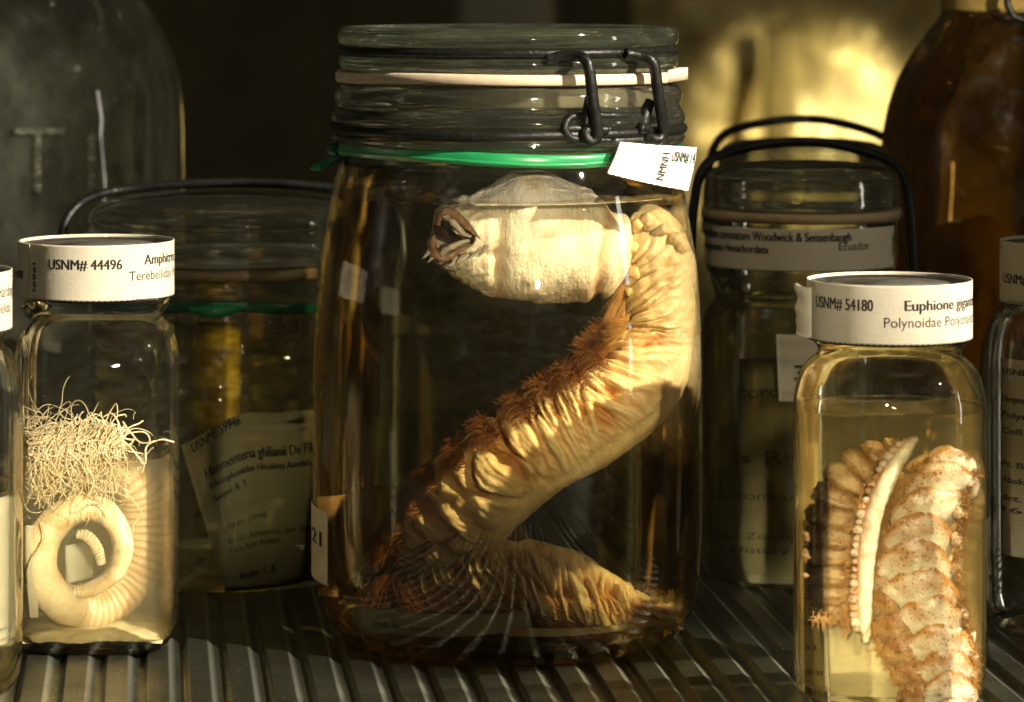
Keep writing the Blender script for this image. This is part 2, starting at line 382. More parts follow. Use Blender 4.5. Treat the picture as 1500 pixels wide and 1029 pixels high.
jx, jy = P(744, 0, D0)[0], D0
jar = thing('specimen_jar', jx, jy, 'large clamp lid glass jar holding the thick curled bristly worm, centre of the shelf', 'jar')
body_px = [(1, 926), (120, 927), (200, 931), (228, 930), (246, 923), (262, 908), (272, 884), (279, 845), (283.5, 780), (285.5, 700), (285, 600), (283.5, 500), (280.5, 430), (275.5, 380),
           (268.5, 340), (262, 300), (256, 268), (250, 247), (245, 232), (243, 222)]
bp = jp(body_px, D0)
bp = smooth_prof(bp, 90)
neck_px = [(244, 216), (250, 211), (257, 205), (259.5, 199), (256, 194), (250, 190), (250, 183), (257, 178), (260, 172), (258, 164), (254, 158), (252, 150), (255, 142), (254, 132), (249, 126), (243, 122)]
npf = smooth_prof(jp(neck_px, D0), 60)
nin = jp([(238, 122), (231, 128), (231, 150), (227, 175), (228, 200), (231, 222), (238, 240)], D0)
prof = bp + npf + smooth_prof(nin, 26)
# outer wall, then over the rim and down the inside of the neck
V = []; seg = 160; th = np.linspace(0, 2 * PI, seg, endpoint=False)
for r, z in prof: V += list(zip(jx + r * np.cos(th), jy + r * np.sin(th), np.full(seg, z)))
Fc = grid_faces(len(prof), seg)
fm = [0 if (f[0] // seg) < len(bp) - 2 else 1 for f in Fc]
mesh('glass_body', V, Fc, None, jar, mats=[M['glass'], M['glass_thick']], fm=fm)
# liquid, with a meniscus creeping up the wall
lip_y = 285
lq = [(r - .12, z) for r, z in bp if z < ZZ(lip_y, D0) - .03 and r > .5]
lq = [(lq[0][0], lq[0][1] + .35)] + [(r, z + .35 * max(0, 1 - (z - lq[0][1]) / .8)) for r, z in lq[1:]]
rt = lq[-1][0]; zt = ZZ(lip_y, D0)
lq += [(rt - .02, zt + .05), (rt - .06, zt + .045), (rt - .14, zt + .01), (rt - .3, zt - .005), (rt - 1, zt - .01), (rt - 2.5, zt - .01), (.02, zt - .01)]
V, Fc = lathe(lq, jx, jy, 128); mesh('liquid', V, Fc, M['liq_big'], jar)
# lid: two rounded rims with a wire groove between
lid_px = [(200, 104), (236, 103), (243, 100), (247.5, 95), (248.5, 89), (247, 83), (243, 79.5), (239, 77), (238.5, 71), (242, 67.5), (247, 64), (249.5, 57), (249.5, 49), (247, 43), (242, 39.5), (236, 38.5), (230, 41), (224, 48), (205, 54), (150, 57), (60, 58), (1, 58)]
V, Fc = lathe(smooth_prof(jp(lid_px, D0), 90), jx, jy, 160); lid = mesh('lid', V, Fc, M['glass_lid'], jar)
V, Fc = lathe_ring([(r, z) for r, z in jp([(232, 118.5), (250, 118.5), (252.5, 116), (252.5, 105), (250, 102.5), (232, 103)], D0)], jx, jy, 140, .02)
gk = mesh('rubber_gasket', V, Fc, M['gasket'], jar)
V, Fc = lathe_ring(jp([(205, 150), (224, 150), (226, 147), (226, 123), (205, 122)], D0), jx, jy, 120, .01); mesh('inner_seal', V, Fc, M['gasket'], jar)
t0, t1 = math.radians(-24), math.radians(-6)      # pull tab of the gasket at the right
mb = MB()
V = []
for i in range(9):
    a = t0 + (t1 - t0) * i / 8; k = sm(0, .35, i / 8) * sm(0, .3, 1 - i / 8)
    for rr in (5.0, 5.075 + .26 * k):
        for zz in (ZZ(117.5, D0), ZZ(100, D0)): V.append((jx + rr * math.cos(a), jy + rr * math.sin(a), zz + .05 * k))
Fc = []
for i in range(8):
    a, b = 4 * i, 4 * i + 4; Fc += [(a, a + 1, b + 1, b), (a + 2, b + 2, b + 3, a + 3), (a, b, b + 2, a + 2), (a + 1, a + 3, b + 3, b + 1)]
Fc += [(0, 2, 3, 1), (32, 33, 35, 34)]
mesh('pull_tab', V, Fc, M['gasket'], gk)
# clamp wires
add_ring(jx, jy, 241 * K + .04, ZZ(73.5, D0), .15, 'lid_wire', M['wire'], jar, n=120)
add_ring(jx, jy, 252 * K + .06, ZZ(187, D0), .16, 'neck_wire', M['wire'], jar, n=120)
def jq(px, py, out):          # point in front of the jar's neck, `out` cm off a 5.05 cm cylinder
    r = 5.05 + out; x = (px - 744) * K; x = max(-r + .01, min(r - .01, x)); y = -math.sqrt(r * r - x * x)
    dd = D0 + y; x2 = (px - 750) * dd / F; return np.array([x2, dd, ZZ(py, dd)])
clasp = mesh('wire_clasp', *tube([jq(800, 88, -.12), jq(825, 83, .02), jq(845, 82, .25), jq(858, 89, .52), jq(864, 108, .62), jq(869, 150, .6), jq(875, 187, .5), jq(873, 203, .42), jq(865, 207, .36), jq(858, 200, .3), jq(861, 191, .3), jq(888, 191, .3)], .165, 12, n=80)[:2], M['wire'], jar)
def wire(pts, r, mat='wire', name='wire', n=50): return mesh(name, *tube(pts, r, 12, n=n)[:2], M[mat], clasp)
wire([jq(916, 79, .05), jq(935, 82, .25), jq(951, 87, .5), jq(959, 99, .6), jq(963, 130, .62), jq(970, 175, .56), jq(971, 195, .48), jq(963, 205, .4), jq(951, 200, .3), jq(948, 190, .3), jq(936, 188, .3)], .165, name='arm', n=80)
wire([jq(864, 143, .12), jq(860, 165, .16), jq(858, 190, .16)], .14, name='prong', n=12)
wire([jq(951, 149, .14), jq(946, 165, .16), jq(942, 188, .16)], .17, name='prong', n=12)
wire([jq(936, 171, .08), jq(900, 170, .08), jq(852, 170, .1), jq(835, 173, .14), jq(827, 187, .18), jq(834, 201, .18), jq(850, 205, .14), jq(894, 206, .1)], .125, name='loop', n=60)
wire([jq(898, 206, .1), jq(925, 203, .1), jq(950, 201, .12)], .125, 'wire_worn', name='link', n=14)
wire([jq(822, 188, .06), jq(850, 189, .14), jq(895, 190, .14)], .125, name='pin', n=16)
# number label stuck low on the left of the glass
mb = MB(); r = 286 * K + .012
a0 = math.asin(-(744 - 459.5) / 286.0); a1 = math.asin(-(744 - 488) / 286.0)
band(mb, jx, jy, r, a0 - .12, a1, ZZ(836, D0), ZZ(731, D0), .02, 24, .004, .0)
nl = mb.build('number_label', M['paper'], jar)
mb = MB(); fn = lambda x, z: cyl_point(jx, jy, r + .032, x, z)
ac = math.asin(-(744 - 461.5) / 286.0)
lettering(mb, '21', fn, ac * r + .05, ZZ(783, D0), 1.25, .42, True); mb.build('lettering', M['ink'], nl)

# ------------------------------------------------------------------ green tie and tag
tie = thing('cable_tie', jx, jy - 4.9, 'shiny green plastic tie around the neck of the big central jar', 'tie', z=ZZ(228, 95))
def gt(px, py, out=0.12):
    r = 4.93 + out; x = (px - 744) * .0196; x = max(-r + .005, min(r - .005, x)); y = -math.sqrt(r * r - x * x); dd = D0 + y
    return np.array([(px - 750) * dd / F, dd, ZZ(py, dd)])
def ribbon(pts, hz, th, mat, name, parent, n=90, twist=None):
    p = spline(pts, n); V = []; T = np.gradient(p, axis=0)
    for i in range(n):
        t = T[i] / np.linalg.norm(T[i]); out = np.cross(t, [0, 0, 1]); out /= np.linalg.norm(out)
        up = np.array([0, 0, 1.0])
        h = hz[i] if hasattr(hz, '__len__') else hz
        for k in range(10):
            a = 2 * PI * k / 10; V.append(p[i] + up * h * math.sin(a) * 1.0 + out * th * math.cos(a))
    V = np.array(V); Fc = grid_faces(n, 10); b = len(V); V = np.vstack([V, p[0], p[-1]])
    Fc += [(b, (j + 1) % 10, j) for j in range(10)] + [(b + 1, (n - 1) * 10 + j, (n - 1) * 10 + (j + 1) % 10) for j in range(10)]
    return mesh(name, V, Fc, M[mat], parent)
back = [np.array([jx + 5.03 * math.cos(a), jy + 5.03 * math.sin(a), ZZ(224, D0)]) for a in np.linspace(PI * .99, PI * .1, 9)]
n = 120
ribbon([gt(498, 219), gt(540, 223), gt(600, 227), gt(660, 231), gt(720, 234.5), gt(790, 237), gt(850, 237), gt(895, 234), gt(921, 231)], .20, .055, 'green', 'strap', tie)
ribbon([gt(498, 222), gt(540, 226.5), gt(600, 231), gt(660, 235), gt(720, 239), gt(790, 242), gt(850, 241), gt(900, 236), gt(921, 233)], .07, .10, 'green', 'strap_ridge', tie)
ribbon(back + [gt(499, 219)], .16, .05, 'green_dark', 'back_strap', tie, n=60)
V, Fc, A = tube([gt(906, 233, .16), gt(916, 232, .2), gt(926, 231, .2), gt(930, 231, .16)], [.16, .21, .2, .1], 14, n=20); mesh('tie_end', V, Fc, M['green'], tie)
V, Fc, A = tube([P(503, 222, 99.4), P(492, 219, 99), P(484, 220, 98.8), P(494, 228, 98.9), P(482, 236, 98.8), P(476, 241, 98.8)], [.16, .2, .15, .2, .17, .1], 12, n=40); mesh('knot', V, Fc, M['green_dark'], tie)
V, Fc, A = tube([P(482, 236, 98.8), P(474, 242, 98.7), P(464, 246, 98.6), P(455, 247, 98.6)], [.08, .13, .13, .03], 12, n=30); mesh('tail', V, Fc, M['green'], tie)

tagt = thing('paper_tag', *P(960, 240, 96.2)[:2], 'white paper specimen tag hanging from the green tie at right of jar', 'tag', z=P(960, 240, 96.2)[2])
tg = {'tl': P(908, 208, 95.6), 'tr': P(1020, 216, 97.5), 'br': P(1008, 280, 97.3), 'bl': P(890, 254, 95.2)}
nx, ny = 24, 12; V = []
nrm = np.cross(tg['tr'] - tg['tl'], tg['bl'] - tg['tl']); nrm /= np.linalg.norm(nrm)
def tag_pt(u, v, o=0):
    p = (tg['tl'] * (1 - u) + tg['tr'] * u) * (1 - v) + (tg['bl'] * (1 - u) + tg['br'] * u) * v
    return p + nrm * (o - .16 * math.sin(u * PI) * 1.0 + .03 * math.sin(v * 4))
if tag_pt(.5, .5, 1)[1] > tag_pt(.5, .5, 0)[1]: nrm = -nrm
for o_ in (0, .025):
    for i in range(nx + 1):
        for j in range(ny + 1):
            uu = i / nx; vv = j / ny
            if i == nx: uu += .012 * nz(j * 1.9, 4)
            if j == ny: vv += .008 * (1 if i % 2 else -1) + .01 * nz(i * 1.3, 2)
            V.append(tag_pt(uu, vv, o_))
m1 = (nx + 1) * (ny + 1); g = grid_faces(nx + 1, ny + 1, False, False)
Fc = g + [tuple(m1 + i for i in f[::-1]) for f in g]
edge = [(i * (ny + 1), (i + 1) * (ny + 1)) for i in range(nx)] + [(i * (ny + 1) + ny, (i + 1) * (ny + 1) + ny) for i in range(nx)] + [(j, j + 1) for j in range(ny)] + [(nx * (ny + 1) + j, nx * (ny + 1) + j + 1) for j in range(ny)]
Fc += [(a, b, b + m1, a + m1) for a, b in edge]
pt = mesh('paper', V, Fc, M['paper_white'], tagt)
mb = MB(); W, H = 2.25, 1.15
fn = lambda x, y: tag_pt(x / W, 1 - y / H, .04)
lettering(mb, 'USNM# 14', fn, 1.64, .72, .60, .28, True)
lettering(mb, 'NMNH', fn, 1.57, .14, .80, .19, True, rot=1)
mb.add([fn(1.33, .06), fn(1.345, .06), fn(1.345, 1.09), fn(1.33, 1.09)], [(0, 1, 2, 3)])
mb.build('lettering', M['ink'], pt)

# ------------------------------------------------------------------ the big bristly worm
worm = thing('bristle_worm', *P(800, 930, 99)[:2], 'fat cream bristle worm folded in the central jar, gaping mouth at the surface', 'worm', z=ZZ(925, 99))
path = [(925, 338, 100.6, 46), (944, 352, 100.4, 55), (962, 385, 100.2, 56), (962, 440, 100.0, 56), (958, 495, 99.8, 60), (930, 552, 99.2, 72), (880, 594, 98.9, 77), (818, 632, 98.8, 77), (757, 671, 98.9, 75), (706, 714, 99.2, 77), (662, 757, 99.8, 73), (624, 800, 100.6, 64),
        (608, 838, 100.8, 56), (640, 862, 100.2, 53), (700, 858, 99.2, 60), (765, 856, 98.4, 65), (830, 868, 98.2, 61), (890, 888, 98.2, 47), (945, 903, 98.2, 31), (974, 896, 98.3, 21), (996, 882, 98.4, 7)]
pp = np.array([np.append(P(a, b, d), r * d / F) for a, b, d, r in path])
def worm_disp(i, u, th, p, nr, U):
    # th = 0 on the bristled side, pi on the smooth belly side, pi/2 towards us
    a = abs(((th + PI) % (2 * PI)) - PI)          # 0 .. pi from the bristled side
    fold = sm(6.3, 8.6, u) * sm(15.0, 12.5, u)      # puffier lobes in the middle of the body
    low = sm(13.2, 14.5, u)
    sl = a * (.55 - .35 * fold)                     # the wrinkles run slantwise
    x_ = u + sl + .12 * nz(u * 1.5, a * 2, 5)
    side = 1 if math.sin(th) > 0 else -1
    def cell(su, sa, seed):
        ds, _ = noise.voronoi(Vector((x_ / su, a * side / sa, seed)))
        return ds[1] - ds[0]
    c1 = 1 - sm(0, .30, cell(.34 + .46 * fold, 1.9 - .6 * fold, 3.3)); c2 = 1 - sm(0, .24, cell(.17, 1.5, 8.1)); c3 = 1 - sm(0, .3, cell(.62, .95, 5.7))
    amp = (1 - sm(1.75, 2.6, a)) * (.55 + .45 * sm(.1, .6, a)) * (.5 + .5 * sm(2.0, 5.0, u)) * (.55 + .45 * sm(-.3, .2, nz(u * .7, a * .8, 2))); amp = max(amp, low * .95 * (1 - sm(2.6, 3.0, a)))
    tipf = sm(U, U - 2.0, u)
    d = -(.29 + .15 * fold) * c1 * amp * tipf - .13 * c2 * amp * tipf * (1 - .6 * fold) - .14 * c3 * low * tipf
    d += .10 * nz(p[0] * .9, p[1] * .9, p[2] * .9) + .04 * nz(p[0] * 3, p[1] * 3, p[2] * 3 + 4) + .012 * nz(p[0] * 9, p[1] * 9, p[2] * 9)
    d -= .07 * math.exp(-((a - 2.35) / .09) ** 2) * (1 - low)      # seam along the belly
    pig = .95 * c1 ** 2 * amp + .4 * c2 ** 2 * amp + .35 * (1 - sm(.1, .7, a)) * sm(4, 6, u) + .12 * nz(p[0] * .7, p[2] * .7, 4)
    pig += .18 * sm(12.5, 15, u) * sm(18.5, 17, u)
    return d, min(1, max(0, pig))
V, Fc, A = tube(pp[:, :3], pp[:, 3], 110, disp=worm_disp, n=560, ref=(0, 1, 0))
mesh('body', V, Fc, M['flesh'], worm, attr=A)
fine = spline(pp, 560); fT = np.gradient(fine[:, :3], axis=0); fT /= np.linalg.norm(fT, axis=1)[:, None]
fU = np.concatenate([[0], np.cumsum(np.linalg.norm(np.diff(fine[:, :3], axis=0), axis=1))])
def worm_frame(u):
    i = min(559, int(np.searchsorted(fU, u))); e1 = np.cross([0, 1.0, 0], fT[i]); e1 /= np.linalg.norm(e1)
    return fine[i, :3], fine[i, 3], fT[i], e1, np.cross(fT[i], e1)
def hair(mb, p, d, L, r, bend, n=5, wob=.03):
    pts = []; d = d / np.linalg.norm(d); q = np.array(p, float)
    for k in range(n):
        pts.append(q.copy()); d = d + bend * (1.0 / n) + np.array([random.gauss(0, wob) for _ in range(3)]); d /= np.linalg.norm(d); q = q + d * L / (n - 1)
    V, Fc, A = tube(pts, np.linspace(r, r * .25, n), 4, cap=False); mb.add(V, Fc)
def tuft(u, a, cnt, L, mat, spread=.5, lean=.2, r=.0095, width=.28, drop=0, name='bristle_tuft', push=0.0, root=.92):
    c, R, T, e1, e2 = worm_frame(u)
    # a < 0 : behind, a > 0 : towards us
    sgn = -1 if e2[1] > 0 else 1
    nr = e1 * math.cos(a) + e2 * sgn * math.sin(a)
    mb = MB()
    for _ in range(cnt):
        b = c + nr * R * root + T * random.uniform(-width, width) + e2 * random.uniform(-width, width) * .8
        d = nr + T * (lean + random.gauss(0, spread * .6)) + e2 * sgn * (push + random.gauss(0, spread * .6)) + e1 * random.gauss(0, spread * .3)
        hair(mb, b, d, L * random.uniform(.6, 1.1), r, (T * .35 + e2 * sgn * .35 + np.array([0, 0, -drop])))
    return mb.build(name, M[mat], worm)
U_end = fU[-1]
# neck spikes that stand up behind the head
for u, a in ((.15, .2), (.7, .0), (1.3, -.2)): tuft(u, a, 60, .8, 'bristle_gold', .35, -.1, .012)
# the long gold to rust tassel inside the bend
for u in (2.0, 2.5, 3.0): tuft(u, .45, 150, 1.5, 'bristle_gold', .22, 1.6, .010, .25)
for u in (3.5, 4.0): tuft(u, .6, 240, 1.2, 'bristle_gold', .4, .9, .010, .3, push=.6)
for u in (4.2, 4.7, 5.2): tuft(u, .2, 190, .8, 'bristle', .6, .2, .010, .3)
def comb(u, cnt, L, lean, mat='bristle', name='bristle_tuft', over=.42, a0=.3):
    # a tuft rooted on the edge that lies over the flank, its points showing against the pale skin
    c, R, T, e1, e2 = worm_frame(u); v = e2 if e2[1] < 0 else -e2; mb = MB()
    for _ in range(cnt):
        a = a0 + random.gauss(0, .13); b = c + (e1 * math.cos(a) + v * math.sin(a)) * R * 1.0 + T * random.gauss(0, .07)
        f = random.gauss(0, .30)
        d = e1 * (.62 + random.gauss(0, .15)) + v * .9 + T * (lean + f)
        hair(mb, b, d, L * random.uniform(.6, 1.1), .0105, -e1 * over * 1.9 + T * f * .5 + v * -.3, 6, .02)
    return mb.build(name, M[mat], worm)
u = 5.5
while u < 13.6:
    z_ = random.uniform(.9, 1.15); comb(u, 190, 1.15 * z_, random.uniform(.0, .5), a0=random.uniform(.55, .8), over=.5); comb(u + .12, 90, .7 * z_, random.uniform(-.3, .4), a0=.2)
    if u < 9: tuft(u + .3, .25, 60, .5, 'bristle', .6, .2, .010, .2)
    u += random.uniform(.78, .98)
# fan sweeping over the lower limb
def sweep(u, cnt, L, a0, lean):
    c, R, T, e1, e2 = worm_frame(u); v = e2 if e2[1] < 0 else -e2; mb = MB()
    for _ in range(cnt):
        a = a0 + random.gauss(0, .25); n_ = e1 * math.cos(a) + v * math.sin(a); b = c + n_ * R * 1.0 + T * random.gauss(0, .22)
        d = n_ * (.38 + random.gauss(0, .08)) + T * lean + (e1 * math.sin(a) - v * math.cos(a)) * random.gauss(.12, .14)
        hair(mb, b, d, L * random.uniform(.6, 1.1), .0105, -n_ * .35, 7, .018)
    return mb.build('bristle_tuft', M['bristle'], worm)
u = 13.9
while u < U_end - 2.4:
    f = (u - 13.4) / (U_end - 15.8)
    sweep(u, 120, 1.8 - .7 * f, .95 - .35 * f, 1.1); sweep(u + .25, 110, 1.7 - .8 * f, .45, 1.0); u += .62
for k in range(3): tuft(U_end - .9 + .3 * k, PI * .8 if k != 1 else .4, 60, .38, 'bristle_pale', .5, .35, .010, .15)
# proboscis (the swollen head)
hs = [(628, 343, 22), (633, 343, 34), (646, 343, 45), (664, 344, 55), (690, 349, 66), (722, 352, 78), (750, 352, 87), (785, 352, 90), (820, 358, 88), (855, 366, 81), (880, 373, 74), (900, 380, 62), (914, 384, 44), (922, 386, 24), (927, 388, 6)]
dz = {628: 97.0, 926: 100.4}
hp = np.array([np.append(P(x, y, 98.0 + 1.9 * sm(690, 920, x) - .55 * sm(720, 620, x)), r * .0197) for x, y, r in hs])
def head_disp(i, u, th, p, nr, U):
    x = 750 + p[0] * F / p[1]; y = HZ + (CAMH - p[2]) * F / p[1]
    d = 0.0
    d += .30 * math.exp(-(abs(x - 775) / 44) ** 2.6) * sm(.2, .9, nr[2])                     # hump that breaks the surface
    d -= .24 * math.exp(-((x - 733 - 9 * nz(y * .02) + .08 * (y - 350)) / 9) ** 2) * sm(-.95, -.3, -abs(nr[2] + .1)) # crease behind the mouth
    d -= .13 * math.exp(-((y - 372 - .55 * (735 - x)) / 6) ** 2) * sm(688, 705, x) * sm(740, 725, x) + .10 * math.exp(-((y - 318 - .5 * (735 - x) * -1) / 7) ** 2) * sm(690, 705, x) * sm(738, 725, x)
    d += .09 * math.exp(-((x - 800) / 60) ** 2) * nz(th * 1.2, 3.3)
    d -= .17 * math.exp(-((x - 884 + .18 * (y - 380) + 6 * nz(y * .03, 4)) / 8) ** 2) + .09 * math.exp(-((x - 908) / 6) ** 2)
    d += .07 * math.exp(-((x - 862) / 14) ** 2) + .10 * nz(p[0] * .55, p[1] * .55, p[2] * .55 + 21)
    d -= .06 * math.exp(-((y - 375 - .1 * (x - 730)) / 7) ** 2) * sm(690, 720, x) * sm(760, 735, x)
    d += .11 * nz(p[0] * .8, p[1] * .8, p[2] * .8 + 9) + .05 * nz(p[0] * 2, p[1] * 2, p[2] * 2 + 9)
    wr = math.sin(x * .75 + 7 * nz(p[0] * 1.3, p[2] * 1.0, 3)) * sm(-.05, .4, nz(p[0] * .9 + 4, p[2] * .9, 8))
    d += .018 * wr * sm(735, 760, x) * sm(895, 860, x)
    wr2 = math.sin(y * .5 + x * .2 + 5 * nz(p[0] * 1.6, p[2] * 1.6, 6)) * sm(745, 700, x)
    d += .022 * wr2
    pig = .45 * math.exp(-((x - 732) / 7) ** 2) * sm(300, 380, y) + .25 * max(0, -wr) * sm(740, 770, x) * sm(880, 850, x) + .6 * math.exp(-((x - 884 + .18 * (y - 380)) / 10) ** 2) + .25 * sm(405, 445, y)
    return d, min(1, pig + .12)
V, Fc, A = tube(hp[:, :3], hp[:, 3], 110, disp=head_disp, n=170, ref=(0, 1, 0), cap=True)
# open the mouth: push the front of the snout inwards
V = np.array(V); mc = P(660, 338, 96.6)
Vp = np.column_stack([750 + V[:, 0] * F / V[:, 1], HZ + (CAMH - V[:, 2]) * F / V[:, 1]])
dm = np.hypot((Vp[:, 0] - 655) / 36.0, (Vp[:, 1] - 338 - .25 * (Vp[:, 0] - 655)) / 25.0)
frontm = (V[:, 1] < 98.6)
push_ = np.clip(1.12 - dm, 0, 1) ** .6 * frontm
V[:, 1] += push_ * 1.15; V[:, 0] += push_ * .25
A = np.array(A); A = np.clip(A + frontm * np.clip(1.25 - dm, 0, 1) * .6, 0, 1)
head = mesh('proboscis', V, Fc, M['flesh_head'], worm, attr=A)
mouth = MB()
def lip(pts, rad, mat, name, n=40, seg=12, parent=head):
    V, Fc, A = tube(pts, rad, seg, n=n, disp=lambda i, u, th, p, nr, U: (.045 * nz(p[0] * 5, p[1] * 5, p[2] * 5) + .015 * nz(p[0] * 15, p[1] * 15, p[2] * 15), .3 + .8 * nz(p[0] * 4, p[2] * 4)))
    return mesh(name, V, Fc, M[mat], parent, attr=A)
lip([P(642, 330, 96.3), P(645, 316, 96.25), P(655, 310, 96.2), P(670, 318, 96.15), P(685, 333, 96.1), P(703, 350, 96.15)], [.06, .10, .11, .13, .09, .03], 'lip', 'lip')
lip([P(636, 345, 96.4), P(634, 360, 96.35), P(640, 374, 96.3), P(652, 379, 96.25), P(668, 370, 96.2), P(690, 358, 96.15)], [.05, .10, .14, .10, .08, .03], 'lip', 'lip')
lip([P(650, 318, 96.2), P(664, 326, 96.05), P(676, 340, 96.0), P(690, 347, 96.05)], [.04, .08, .08, .03], 'jaw', 'jaw')
lip([P(646, 374, 96.2), P(655, 366, 96.0), P(668, 358, 95.95), P(688, 353, 96.05)], [.06, .09, .09, .03], 'jaw', 'jaw')
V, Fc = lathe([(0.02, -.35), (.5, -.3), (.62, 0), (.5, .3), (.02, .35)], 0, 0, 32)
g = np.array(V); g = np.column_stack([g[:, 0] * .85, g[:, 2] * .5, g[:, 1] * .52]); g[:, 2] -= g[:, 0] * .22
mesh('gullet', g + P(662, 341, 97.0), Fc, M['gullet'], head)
for k, (x, y, L) in enumerate(((624, 374, .9), (631, 381, .7), (648, 383, 1.0), (659, 388, .8), (672, 385, 1.1), (690, 381, .8), (702, 372, .7))):
    p = P(x + 10, y - 11, 96.5 - .25 * sm(640, 690, x)); q = P(x - 4 + random.gauss(0, 2), y + 2 + random.gauss(0, 2), 96.25 - .25 * sm(640, 690, x))
    V, Fc, A = tube([p, (p + q) / 2 + np.array([.02, -.04, .03 * random.gauss(0, 1)]), q], [.14 * L, .10 * L, .02], 12, n=14, flat=.5, disp=lambda i, u, th, p, nr, U: (.02 * nz(p[0] * 8, p[1] * 8, p[2] * 8), .2)); mesh('papilla', V, Fc, M['flesh_head'], head, attr=A)

# loose frills where head meets body
for k, (x, y, dx, dy, r) in enumerate(((936, 334, -10, -14, .8), (948, 330, 2, -17, 1.0), (968, 342, 6, -14, .8), (986, 352, 10, -10, .9), (1001, 362, 9, -8, .7), (926, 362, -9, -4, .9), (930, 398, -10, 6, 1.0), (927, 424, -7, 12, .8), (942, 404, -4, 16, .7), (955, 362, -2, 14, .9))):
    p = P(x, y, 99.55); e = P(x + dx * .9 + random.gauss(0, 2), y + dy * .9 + random.gauss(0, 2), 99.25)
    V, Fc, A = tube([p, (p + e) / 2 + np.array([.04 * random.gauss(0, 1), -.06, 0]), e], [.30 * r, .24 * r, .03], 18, n=22, flat=.8, disp=lambda i, u, th, p, nr, U: (.09 * nz(p[0] * 4, p[1] * 4, p[2] * 4) + .03 * nz(p[0] * 11, p[1] * 11, p[2] * 11), .15 + .4 * nz(p[0] * 3, p[2] * 3)))
    mesh('fold', V, Fc, M['flesh'], worm, attr=A)

# ------------------------------------------------------------------ papers inside the big jar
def sheet(pts_fn, nu, nv, mat, parent=None, th=.02, name='paper', **k):
    V = []
    for o in (0, 1):
        for i in range(nu + 1):
            for j in range(nv + 1):
                V.append(np.array(pts_fn(i / nu, j / nv)) + np.array([0, th * o, 0]))
    m1 = (nu + 1) * (nv + 1); g = grid_faces(nu + 1, nv + 1, False, False)
    Fc = g + [tuple(m1 + i for i in f[::-1]) for f in g]
    e = [(i * (nv + 1), (i + 1) * (nv + 1)) for i in range(nu)] + [(i * (nv + 1) + nv, (i + 1) * (nv + 1) + nv) for i in range(nu)] + [(j, j + 1) for j in range(nv)] + [(nu * (nv + 1) + j, nu * (nv + 1) + j + 1) for j in range(nv)]
    return mesh(name, V, Fc + [(a, b, b + m1, a + m1) for a, b in e], mat, parent, **k)
def slip_fn(u, v):
    px = 525 + 250 * u; r = 5.15; x = (px - 744) * .0192; y = -math.sqrt(max(.1, r * r - x * x)) + .15 * u; d = D0 + y
    top = 889 + 6 * u + 8 * math.sin(u * 3); bot = 925 + 11 * math.sin(u * 3.0) - 4 * u
    return P(px, top + (bot - top) * v, d + .15 * v)
slip = thing('paper_slip', *P(690, 925, 95.2)[:2], 'pale yellow paper slip curled along the floor of the central jar', 'paper slip', z=ZZ(925, 95.2))
sl = sheet(slip_fn, 40, 4, M['paper_wet'], slip, name='paper')
mb = MB(); fn = lambda x, y: np.array(slip_fn(x, 1 - y)) + np.array([0, -.03, 0])
lettering(mb, 'M 8', fn, .09, .22, .08, .3); lettering(mb, 'det. worm 19', fn, .20, .25, .3, .2); mb.build('lettering', M['ink_grey'], sl)
def tan_fn(u, v):
    px = 466 + 345 * u; r = 5.2; x = (px - 744) * .0205; x = max(-5.15, min(5.15, x)); d = D0 + math.sqrt(max(.1, r * r - x * x)) * .92
    top = 728 - 10 * sm(0, .3, u) + 26 * sm(.5, .75, u) + 90 * sm(.78, 1.02, u); bot = 872
    return P(px, top + (bot - top) * v + 4 * math.sin(u * 9) * v, d - .3 * v)
sheet(tan_fn, 50, 8, M['paper_tan'], None, name='soaked_label', origin=P(690, 880, 104))
tag(bpy.data.objects['soaked_label'], 'brown soaked paper curving round the back wall of the central jar', 'paper label')
def chip_fn(u, v):
    px = 735 + 255 * u; d = 96.5 + 1.3 * u + .9 * v; y0 = 918 - 8 * u + 6 * math.sin(u * 4)
    return P(px, y0 + 14 * v * (1 - .5 * u), d - 1.2 * v)
sheet(chip_fn, 30, 3, M['paper_wet'], None, name='paper_scrap', origin=P(860, 930, 97))
tag(bpy.data.objects['paper_scrap'], 'thin paper scrap lying flat under the worm tail in the big jar', 'paper scrap')

